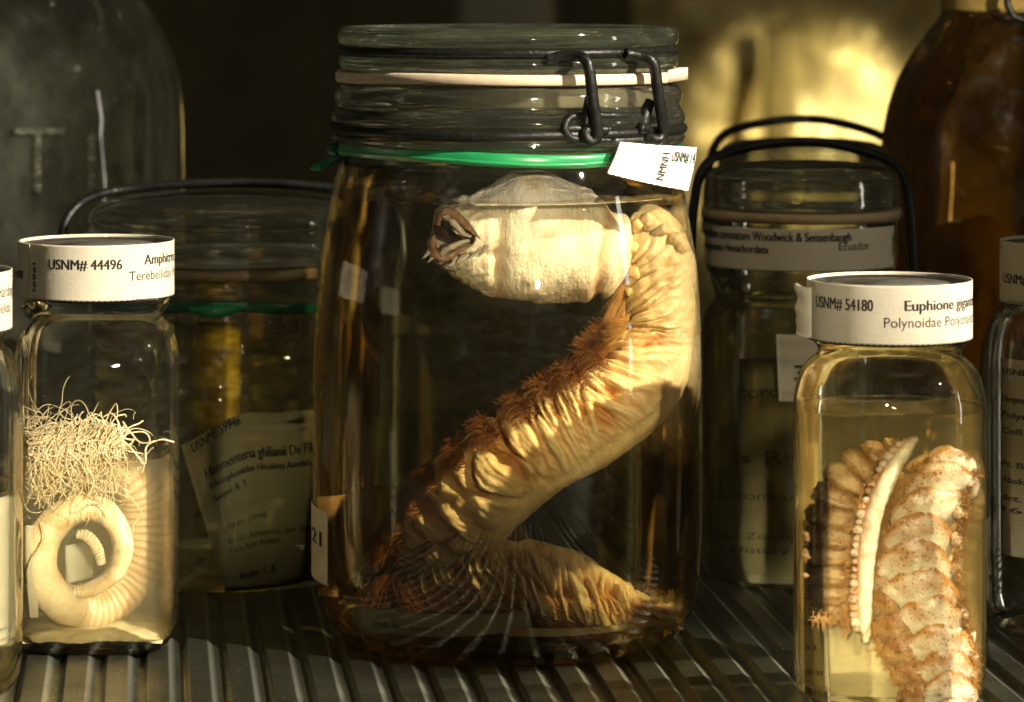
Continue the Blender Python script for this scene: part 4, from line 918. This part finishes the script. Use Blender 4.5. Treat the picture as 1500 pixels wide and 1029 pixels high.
def w6(s_, x_, y_, w_, h_, b=False):
    V_, F_, wd_ = text2d(s_, b); mb.add([f6(x_ + w_ * a / wd_ , y_ - h_ * bb - .02 * (a / wd_)) for a, bb in V_], F_)
w6('USNM: 59946', .06, .075, .34, .085, True); w6('Haementeria ghilianii De Filippi', .10, .26, .88, .085, True); w6('Glossiphoniidae Hirudinea Annelida', .11, .335, .76, .055, True); w6('Sawyer, R. T.', .11, .42, .27, .055, True)
w6('USNM: 59946', .14, .62, .34, .055); w6('Brazil: Amazonas; Jari: Surucuru', .14, .70, .82, .05); w6('Para And Amapa', .14, .76, .42, .05); w6('Breder, C. R.', .17, .925, .33, .055, True)
mb.add([f6(.14, .54), f6(.99, .505), f6(.99, .512), f6(.14, .549)], [(0, 1, 2, 3)])
mb.build('lettering', M['ink'], p6)

d7 = 110.5
lid7 = [(138, 306), (142, 300), (142, 285), (141, 268), (138, 256), (128, 247), (105, 241), (60, 237), (1, 235)]
body7 = [(120, 858), (134, 853), (142, 838), (145, 800), (146, 700), (146, 560), (145, 490), (142, 462), (132, 446), (126, 436), (128, 424), (132, 412), (134, 398), (140, 390), (140, 330), (138, 318)]
bail7 = [(1012, 395, -1.0), (1014, 330, -1.0), (1018, 290, -.9), (1026, 255, -.7), (1045, 232, -.4), (1080, 220, -.1), (1130, 211, 0), (1172, 208, 0), (1215, 211, 0), (1265, 222, -.1), (1305, 237, -.4), (1324, 258, -.7), (1332, 300, -.9), (1336, 350, -1), (1340, 420, -1.0)]
j7, cx7 = bail_jar(1174, d7, 1, 'clamp jar with black wire bail, coronatum paper band under its lid', lid7, (146, 305, 319), body7, bail7, .155, 'wire bail jars at the back right', 440, 'liq_dark')
rr = 141 * d7 / F
mb = MB(); band(mb, cx7, d7, rr + .01, -1.5, 1.12, ZZ(386, d7), ZZ(326, d7), .025, 110, .015); nb = mb.build('paper_band', M['paper'], j7)
mb = MB(); f7 = lambda x, z: cyl_point(cx7, d7, rr + .05, x, z); A = lambda px: math.asin(max(-1, min(1, (px - 1174) / 142.))) * rr
lettering(mb, 'Saxipendium coronatum Woodwick & Sensenbaugh', f7, A(1034) - .55, ZZ(343, d7), 6.3, .28, True)
lettering(mb, 'Enteropneusta Hemichordata', f7, A(1034) - .5, ZZ(361, d7), 3.55, .25, True); lettering(mb, 'Ecuador', f7, A(1216), ZZ(356, d7), 1.15, .26)
lettering(mb, 'NMNH', f7, A(1302), ZZ(370, d7), .7, .13, True, rot=1); mb.build('lettering', M['ink'], nb)
bp7 = [(x * .985 + 1174 * .015 + (-1.5), y, o) for x, y, o in bail7]
d8 = 126.0; sc = d7 / d8
bail8 = [(1176 + (x - 1174) * sc, HZ + (y - HZ) * sc - (3 if y < 300 else 0), o) for x, y, o in bail7]
j8, cx8 = bail_jar(1176, d8, 1, 'second wire bail jar, mostly hidden behind the coronatum jar', [(a * sc, HZ + (y - HZ) * sc) for a, y in lid7], (146 * sc, HZ + 345 * sc, HZ + 359 * sc), [(a * sc, HZ + (y - HZ) * sc) for a, y in body7], bail8, .16, 'wire bail jars at the back right')
def flat_label(name, label, cat, quad, d, mat, lines, ink='ink', curve=.3, nx=14, ny=8):
    tl, tr, br, bl = quad; c = P((tl[0] + br[0]) / 2, (bl[1] + br[1]) / 2, d7 - 2.6)
    t = thing(name, c[0], c[1], label, cat, z=c[2])
    def f(u, v):
        x = (tl[0] * (1 - u) + tr[0] * u) * (1 - v) + (bl[0] * (1 - u) + br[0] * u) * v; y = (tl[1] * (1 - u) + tr[1] * u) * (1 - v) + (bl[1] * (1 - u) + br[1] * u) * v
        xo = max(-2.75, min(2.75, (x - 1174) * d7 / F)); x = 1174 + xo * F / d7      # follows the inside of the jar's wall
        return P(x, y, d7 - math.sqrt(2.95 ** 2 - xo * xo) + d)
    p = sheet(f, nx, ny, M[mat], t); mb = MB()
    for s_, x_, y_, w_, h_, b_ in lines:
        V_, F_, wd_ = text2d(s_, b_); mb.add([(lambda q: (q[0], q[1] - .04, q[2]))(f(x_ + w_ * a / wd_, y_ - h_ * bb)) for a, bb in V_], F_)
    if lines: mb.build('lettering', M[ink], p)
    return t
flat_label('number_label', 'pale paper printed 36 on the coronatum jar, beside bottle 54180', 'label', [(1137, 490), (1222, 492), (1224, 590), (1141, 588)], -.34, 'paper', [('36', .28, .68, .5, .33, True)], 'ink', .1)
flat_label('paper_label', 'tall typed paper in the coronatum jar, reading oro above s Rif', 'paper label', [(1082, 526), (1200, 522), (1200, 690), (1078, 690)], .35, 'paper_wet', [('coro', .0, .35, .52, .16, False), ('s Rift', .05, .93, .85, .15, False)], 'ink_grey', .1)
flat_label('paper_label', 'front typed paper low in the coronatum jar, mentioning Zoology and History', 'paper label', [(1054, 684), (1205, 686), (1205, 858), (1036, 852)], .12, 'paper_wet', [('coronatum', -.02, .28, .9, .10, False), ('ute Zoology', .05, .62, .8, .08, False), ('l History', .10, .74, .6, .08, False)], 'ink_grey', .1)
flat_label('paper_label', 'narrow paper edge behind other papers at left in the coronatum jar', 'paper label', [(1042, 624), (1085, 620), (1080, 850), (1028, 840)], .55, 'paper_wet', [], 'ink_grey', .1)

# tall embossed bottle at the back left
d9 = 128.0
cx9 = P(22, 0, d9)[0]
b9 = thing('large_bottle', cx9, d9, 'tall clear glass bottle embossed with letters, standing at the back left', 'bottle')
pr = jp([(225, 740), (240, 728), (246, 700), (247, 500), (247, 250), (246, 170), (241, 120), (228, 70), (208, 30), (178, -10), (140, -45), (100, -75), (74, -105), (66, -140), (64, -190)], d9)
z0 = pr[0][1]; pr = [(r, z - z0) if z < 8 else (r, z) for r, z in pr]
pr = [(.02, .1), (4, .1)] + [(r, max(0, z)) for r, z in jp([(225, 716), (240, 705), (246, 680), (247, 500), (247, 250), (246, 170), (241, 120), (228, 70), (208, 30), (178, -10), (140, -45), (100, -75), (74, -105), (66, -140), (64, -190)], d9)]
V, Fc = lathe(smooth_prof(pr, 120), cx9, d9, 120); mesh('glass_body', V, Fc, M['glass_hazed'], b9)
R9 = 247 * d9 / F
def emb(pts, name):
    mb = MB(); A = lambda px: math.asin((750 - (750 - px) * 122 / d9 - 22) / 247.) * R9
    for x0, y0, x1, y1 in pts:
        p = [cyl_point(cx9, d9, R9 + .02, A(x0 + (x1 - x0) * t) , ZZ(y0 + (y1 - y0) * t, d9 - 6)) for t in np.linspace(0, 1, 8)]
        V, Fc, _ = tube(p, .15, 10); mb.add(V, Fc)
    mb.build(name, M['glass_emboss'], b9)
emb([(22, 193, 92, 193), (55, 196, 55, 284)], 'embossed_letter'); emb([(131, 193, 131, 284)], 'embossed_letter')

# amber bottle at the back right
d10 = 120.0
cx10 = P(1540, 0, d10)[0]
b10 = thing('large_bottle', cx10, d10, 'big amber brown glass bottle with gold collar at the back right', 'bottle')
pr = [(.02, .1), (5, .1)] + [(r, max(0, z)) for r, z in jp([(228, 765), (243, 752), (250, 720), (251, 500), (251, 300), (249, 230), (243, 180), (230, 130), (210, 90), (186, 55), (165, 28), (158, 16), (156, 5), (156, -40)], d10)]
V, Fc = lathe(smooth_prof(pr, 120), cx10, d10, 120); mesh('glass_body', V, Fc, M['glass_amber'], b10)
V, Fc = lathe(jp([(150, 17), (160, 17), (162, 12), (160, 4), (162, -2), (160, -10), (160, -60), (150, -60)], d10), cx10, d10, 90); mesh('collar', V, Fc, M['brass'], b10)
V, Fc, _ = tube([P(1478, -20, 116), P(1476, 5, 116), P(1484, 22, 116), P(1500, 30, 116), P(1520, 30, 116), P(1535, 0, 116)], .13, 10, n=40); mesh('wire_loop', V, Fc, M['wire'], b10)
sp = thing('tan_form', *P(1440, 560, 120)[:2], 'rounded tan form added for the golden arc low inside the amber bottle', 'specimen', z=ZZ(560, 120))  # added form takes the place of an unclear golden arc
V, Fc, At = tube([P(1372, 560, 119), P(1385, 450, 118.5), (P(1410, 395, 118.5)), P(1450, 400, 119), P(1480, 470, 120)], [1.2, 1.6, 1.7, 1.7, 1.2], 40, n=80, disp=lambda i, u, th, p, nr, U: (.2 * nz(p[0] * .8, p[1] * .8, p[2] * .8), .3 + .4 * nz(p[0], p[2])))
mesh('body', V, Fc, M['flesh'], sp, attr=At)

# slim vials added behind the big jar, standing in for reflections on it
for k, (x, y0, y1, w_, d) in enumerate(((515, 398, 462, 21, 124), (545, 428, 470, 14, 128), (588, 464, 488, 14, 130), (619, 478, 490, 8, 132))):
    cx = P(x, 0, d)[0]; kk = d / F
    lab_ = ('widest added vial standing in for a reflection at left of the big jar', 'added vial tucked behind the widest one, for a reflection in the big jar', 'added plain vial third from left, for a reflection in the big jar', 'narrowest added vial, rightmost of four for reflections in the big jar')[k]
    v = thing('reflection_vial', cx, d, lab_, 'vial', 'vials standing in for reflections in the big jar')
    zt = ZZ(y1, d); V, Fc = lathe(smooth_prof([(.02, .05), (w_ * kk * .8, .03), (w_ * kk, .2), (w_ * kk, zt * .5), (w_ * kk, zt - .5), (w_ * kk * .7, zt - .15), (w_ * kk * .7, zt + .1)], 60), cx, d, 48); mesh('glass_body', V, Fc, M['glass_old'], v)
    r_ = w_ * kk * .98; V, Fc = lathe([(r_, zt), (r_ + .01, zt + .05), (r_, ZZ(y0, d) - .03), (r_ - .06, ZZ(y0, d)), (.02, ZZ(y0, d))], cx, d, 48); cp_ = mesh('cap', V, Fc, M['paper'], v)
    if k < 2:
        mb = MB(); fv = lambda x, z: cyl_point(cx, d, r_ + .012, x, z); z0_ = ZZ(y0, d)
        lettering(mb, 'Polychaeta', fv, -r_ * .9, z0_ - .5, r_ * 1.8, .26, True); lettering(mb, 'Spionidae', fv, -r_ * .9, z0_ - 1.0, r_ * 1.8, .26, True); mb.build('lettering', M['ink_grey'], cp_)

# ------------------------------------------------------------------ bright things far behind on the right
M['yellow'] = pbr('golden_glow_sheet', (.66, .54, .25), .45, .3, .3, 14)
M['yellow_pale'] = pbr('pale_yellow_wrap', (.85, .7, .3), .4, 0, .4, 18)
M['olive'] = pbr('olive_fluid', (.16, .12, .03), .5, 0, .4, 12)
def glint_bands():  # gold glints and dark gaps painted as bands of colour
    m, nt, out = new_mat('painted_gold_glints'); b = nd(nt, 'ShaderNodeBsdfPrincipled', Roughness=.15)
    ln(nt, ramp(nt, noise_n(nt, 55, 4, .6, (.5, .5, 1.6)), [(.40, (.03, .02, .004)), (.5, (.30, .19, .012)), (.64, (.85, .62, .06))]), b.inputs['Base Color']); ln(nt, b.outputs[0], out.inputs[0]); return m
M['vial_glints'] = glint_bands()
M['yellow_dull'] = pbr('olive_yellow_fluid', (.36, .26, .07), .5, 0, .5, 7)
M['grey_far'] = pbr('grey_far_glass', (.35, .33, .27), .5, 0, .4, 7)
def far_jar(px, d, rpx, ytop, mat, label, lidm=None):
    k = d / F; cx = P(px, 0, d)[0]; r = rpx * k; zt = ZZ(ytop, d); zb = -28; h = zt - zb
    t = thing('far_jar', cx, d, label, 'jar', 'blurred jars far behind', z=zb)
    V, Fc = lathe(smooth_prof([(.02, zb + .05), (r * .92, zb + .05), (r, zb + 1), (r, zb + h * .5), (r, zt - .30 * r), (r * .93, zt - .1 * r), (r * .8, zt)], 80), cx, d, 64); mesh('contents', V, Fc, M[mat], t)
    V, Fc = lathe([(r * .78, zt), (r * .84, zt + .1), (r * .84, zt + .5 * r), (r * .75, zt + .55 * r), (.02, zt + .55 * r)], cx, d, 48); mesh('lid', V, Fc, M[lidm or mat], t)
gs_ = thing('glow_stand_in', *P(1160, 500, 500)[:2], 'added golden sheet standing in for the blurred glow behind the wire bail jars', 'sheet', z=P(1160, 500, 500)[2])  # crumpled sheet added to make the out of focus golden glow
V = []; nu, nv = 90, 90
for o_ in (0, .4):
    for i in range(nu + 1):
        for j in range(nv + 1):
            u_, v_ = i / nu, j / nv; x_ = 930 + 560 * u_ + 10 * nz(v_ * 4, 2); y_ = -70 + 30 * nz(u_ * 3.2, 5) + 18 * nz(u_ * 9, 5) + 590 * v_
            V.append(P(x_, y_, 500 + 6 * nz(u_ * 3, v_ * 3, 1) + 3.2 * nz(u_ * 8, v_ * 7, 4) + 1.2 * abs(nz(u_ * 20, v_ * 16, 8)) + o_))
m1 = (nu + 1) * (nv + 1); g_ = grid_faces(nu + 1, nv + 1, False, False)
mesh('sheet', V, g_ + [tuple(m1 + i for i in f[::-1]) for f in g_], M['yellow'], gs_)
far_jar(1137, 488, 17, 46, 'olive', 'added narrow dark jar making the dark band before the golden sheet')  # added jar makes the dark upright band in the glow
far_jar(742, 480, 70, -60, 'grey_far', 'grey blurred jar just above the lid of the big jar')
# vial added behind the wide jar at the left, standing in for gold glints
cxv, dv_ = P(318, 0, 118)[0], 118; yv = thing('glint_vial', cxv, dv_, 'added yellow vial standing in for gold glints in the wide jar behind bottle 44496', 'vial')
V, Fc = lathe(smooth_prof([(.02, .05), (.75, .05), (.8, .3), (.8, 4), (.8, 8.2), (.6, 8.7), (.5, 9.0), (.02, 9.0)], 60), cxv, dv_, 48); mesh('contents', V, Fc, M['vial_glints'], yv)
V, Fc = lathe([(.6, 8.95), (.62, 9), (.62, 9.8), (.02, 9.8)], cxv, dv_, 40); mesh('cap', V, Fc, M['cap'], yv)

# ------------------------------------------------------------------ camera
cam = bpy.data.cameras.new('camera'); co = bpy.data.objects.new('camera', cam); C.objects.link(co)
cam.sensor_width = 36; cam.lens = 36 * F / 1500; cam.shift_y = -((1029 / 2 - HZ) / 1500); cam.clip_start = .05; cam.clip_end = 30
co.location = (0, 0, CAMH * S); co.rotation_euler = (PI / 2, 0, 0)
cam.dof.use_dof = True; cam.dof.focus_distance = .962; cam.dof.aperture_fstop = 19
bpy.context.scene.camera = co

# ------------------------------------------------------------------ light
def aim(o, target):
    v = Vector(target) * S - o.location; o.rotation_euler = v.to_track_quat('-Z', 'Y').to_euler()
def lamp(kind, name, loc, target, power, col=(1, 1, 1), **k):
    l = bpy.data.lights.new(name, kind); o = bpy.data.objects.new(name, l); C.objects.link(o)
    o.location = Vector(loc) * S; aim(o, target); l.energy = power; l.color = col
    for a, v in k.items(): setattr(l, a, v)
    return o, l
AZ, EL, DIST = math.radians(35.5), math.radians(30), 300.0
dh = np.array([-math.cos(AZ), math.sin(AZ), 0]); tgt = np.array([-1.0, 97.0, 6.0])
kl = tgt - dh * DIST * math.cos(EL) + np.array([0, 0, DIST * math.sin(EL)])
ko, kd = lamp('SPOT', 'window_light', kl, tgt, 950, (1, .90, .70), spot_size=math.radians(14), spot_blend=.15, shadow_soft_size=.026)
# mask in the lamp stands in for unseen blockers of the beam: dark to the right, and low down in the middle but for a slit
kd.use_nodes = True; nt = kd.node_tree
em = [n for n in nt.nodes if n.type == 'EMISSION'][0]
tc = nt.nodes.new('ShaderNodeTexCoord'); sx = nt.nodes.new('ShaderNodeSeparateXYZ'); ln(nt, tc.outputs['Normal'], sx.inputs[0])
zabs = math_n(nt, 'ABSOLUTE', sx.outputs[2])
U_ = math_n(nt, 'MULTIPLY', math_n(nt, 'DIVIDE', sx.outputs[0], zabs), DIST); V_ = math_n(nt, 'MULTIPLY', math_n(nt, 'DIVIDE', sx.outputs[1], zabs), DIST)
def sstep(x, a, b):
    n = nt.nodes.new('ShaderNodeMapRange'); n.interpolation_type = 'SMOOTHSTEP'; ln(nt, x, n.inputs[0]); n.inputs[1].default_value = a; n.inputs[2].default_value = b; return n.outputs[0]
s_t = math.sin(AZ) * tgt[0] + math.cos(AZ) * tgt[1]
t_t = -math.cos(AZ) * tgt[0] + math.sin(AZ) * tgt[1]
def bu(q): return q - s_t                                     # beam coordinate across, from the floor coordinate s
def bv(t, z): return (z - tgt[2]) * math.cos(EL) + (t - t_t) * math.sin(EL)   # beam coordinate up
MU = lambda *a: a[0] if len(a) == 1 else math_n(nt, 'MULTIPLY', a[0], MU(*a[1:]))
inv = lambda x: math_n(nt, 'SUBTRACT', 1, x)
right_cut = inv(sstep(U_, bu(87.6), bu(88.6)))
vc = bv(58, 3.0)
vial = MU(sstep(U_, bu(79.2), bu(79.6)), inv(sstep(U_, bu(84.0), bu(84.4))))
blk = MU(inv(sstep(V_, vc - .4, vc + .4)), sstep(U_, bu(74.9), bu(75.5)), inv(vial))
ln(nt, MU(right_cut, inv(blk)), em.inputs['Strength'])
# added narrow spots without a real source pick out the specimens
def pick(name, target, az, el, power, deg, dist=130, soft=.02, blend=.5):
    a, e = math.radians(az), math.radians(el); t = np.array(target)
    return lamp('SPOT', name, t + dist * np.array([math.sin(a) * math.cos(e), -math.cos(a) * math.cos(e), math.sin(e)]), t, power, (1, .87, .6), spot_size=math.radians(deg), spot_blend=blend, shadow_soft_size=soft)
pick('fill_right_bottle', (P(1300, 830, 91)), -2, 16, 62, 4.0)
pick('fill_right_label', (P(1235, 975, 91.5)), -7, 12, 130, 2.3)
pick('fill_tail', (P(965, 892, 98)), 6, 9, 36, 2.1)
pick('fill_embossed', (P(85, 150, 122)), -8.5, 9, 20, 4.2)
pick('fill_right_backing', (P(1310, 870, 94.5)), 104, 24, 190, 3.6)
pick('fill_left_bottle', (P(128, 730, 98)), 20, 13, 185, 3.5)
pick('fill_jar', (P(835, 430, 98)), 17, 8, 64, 5.6, blend=.7)
pick('fill_wide_jar', (P(352, 640, 108)), -4.5, 7, 10, 3.4)
pick('fill_bail_jars', (P(1170, 420, 108)), 0, 50, 7, 4.6)
pick('fill_glint_vial', (P(318, 470, 118)), 60, 35, 90, 1.1)
pick('fill_bail_papers', (P(1105, 690, 107.5)), 4, 7, 12, 3.3)
pick('fill_collar', (P(1420, 10, 117)), 20, 10, 90, 2.4)
# warm spots added to light the golden sheet far behind
lamp('SPOT', 'back_light', (130, 210, 70), P(1195, 205, 495), 900, (1, .84, .46), spot_size=math.radians(7.6), spot_blend=1, shadow_soft_size=.03)
lamp('SPOT', 'back_glow', (150, 240, 60), P(1292, 165, 495), 1000, (1, .92, .68), spot_size=math.radians(3.6), spot_blend=1, shadow_soft_size=.03)
bl = bpy.data.lights['back_light']; bl.use_nodes = True; nt = bl.node_tree      # noise put into the lamp mottles the glow
eb = [n for n in nt.nodes if n.type == 'EMISSION'][0]
ln(nt, ramp(nt, noise_n(nt, 24, 3, .55, (1, .5, 1), 'Normal'), [(.3, (.12, .12, .12)), (.55, (.6, .6, .6)), (.72, (1.6, 1.6, 1.6))]), eb.inputs['Strength'])
# weak room light
lamp('AREA', 'side_window', (150, 60, 22), (0, 98, 8), 1.3, (1, .92, .78), shape='RECTANGLE', size=.07, size_y=.6)

# the dim room in front of the shelf, with bright noise patches added for glints
wd_ = bpy.data.worlds.new('World'); bpy.context.scene.world = wd_; wd_.use_nodes = True
nt = wd_.node_tree; bg = nt.nodes['Background']
n_ = noise_n(nt, 2.6, 3, .55, (1, 1, 1.4), 'Generated')
c_ = ramp(nt, n_, [(.42, (.016, .014, .009)), (.58, (.10, .088, .06)), (.68, (.42, .38, .28)), (.78, (1.7, 1.6, 1.25))])
tcw = nt.nodes.new('ShaderNodeTexCoord'); sxw = nt.nodes.new('ShaderNodeSeparateXYZ'); ln(nt, tcw.outputs['Generated'], sxw.inputs[0])
fr_ = sstep(sxw.outputs[1], .25, -.25)
ln(nt, mixc(nt, fr_, (.02, .017, .01), c_), bg.inputs[0]); bg.inputs[1].default_value = 1.0

sc_ = bpy.context.scene
sc_.render.engine = 'CYCLES'
cy = sc_.cycles; cy.use_denoising = True
try: cy.denoiser = 'OPENIMAGEDENOISE'; cy.denoising_input_passes = 'RGB_ALBEDO_NORMAL'
except Exception: pass
cy.max_bounces = 18; cy.diffuse_bounces = 3; cy.glossy_bounces = 6; cy.transmission_bounces = 12; cy.transparent_max_bounces = 40; cy.volume_bounces = 1
cy.caustics_reflective = False; cy.caustics_refractive = False; cy.sample_clamp_indirect = 4; cy.blur_glossy = .3
vs = sc_.view_settings; vs.view_transform = 'Standard'; vs.look = 'None'; vs.gamma = 1; vs.exposure = .12; vs.use_curve_mapping = False
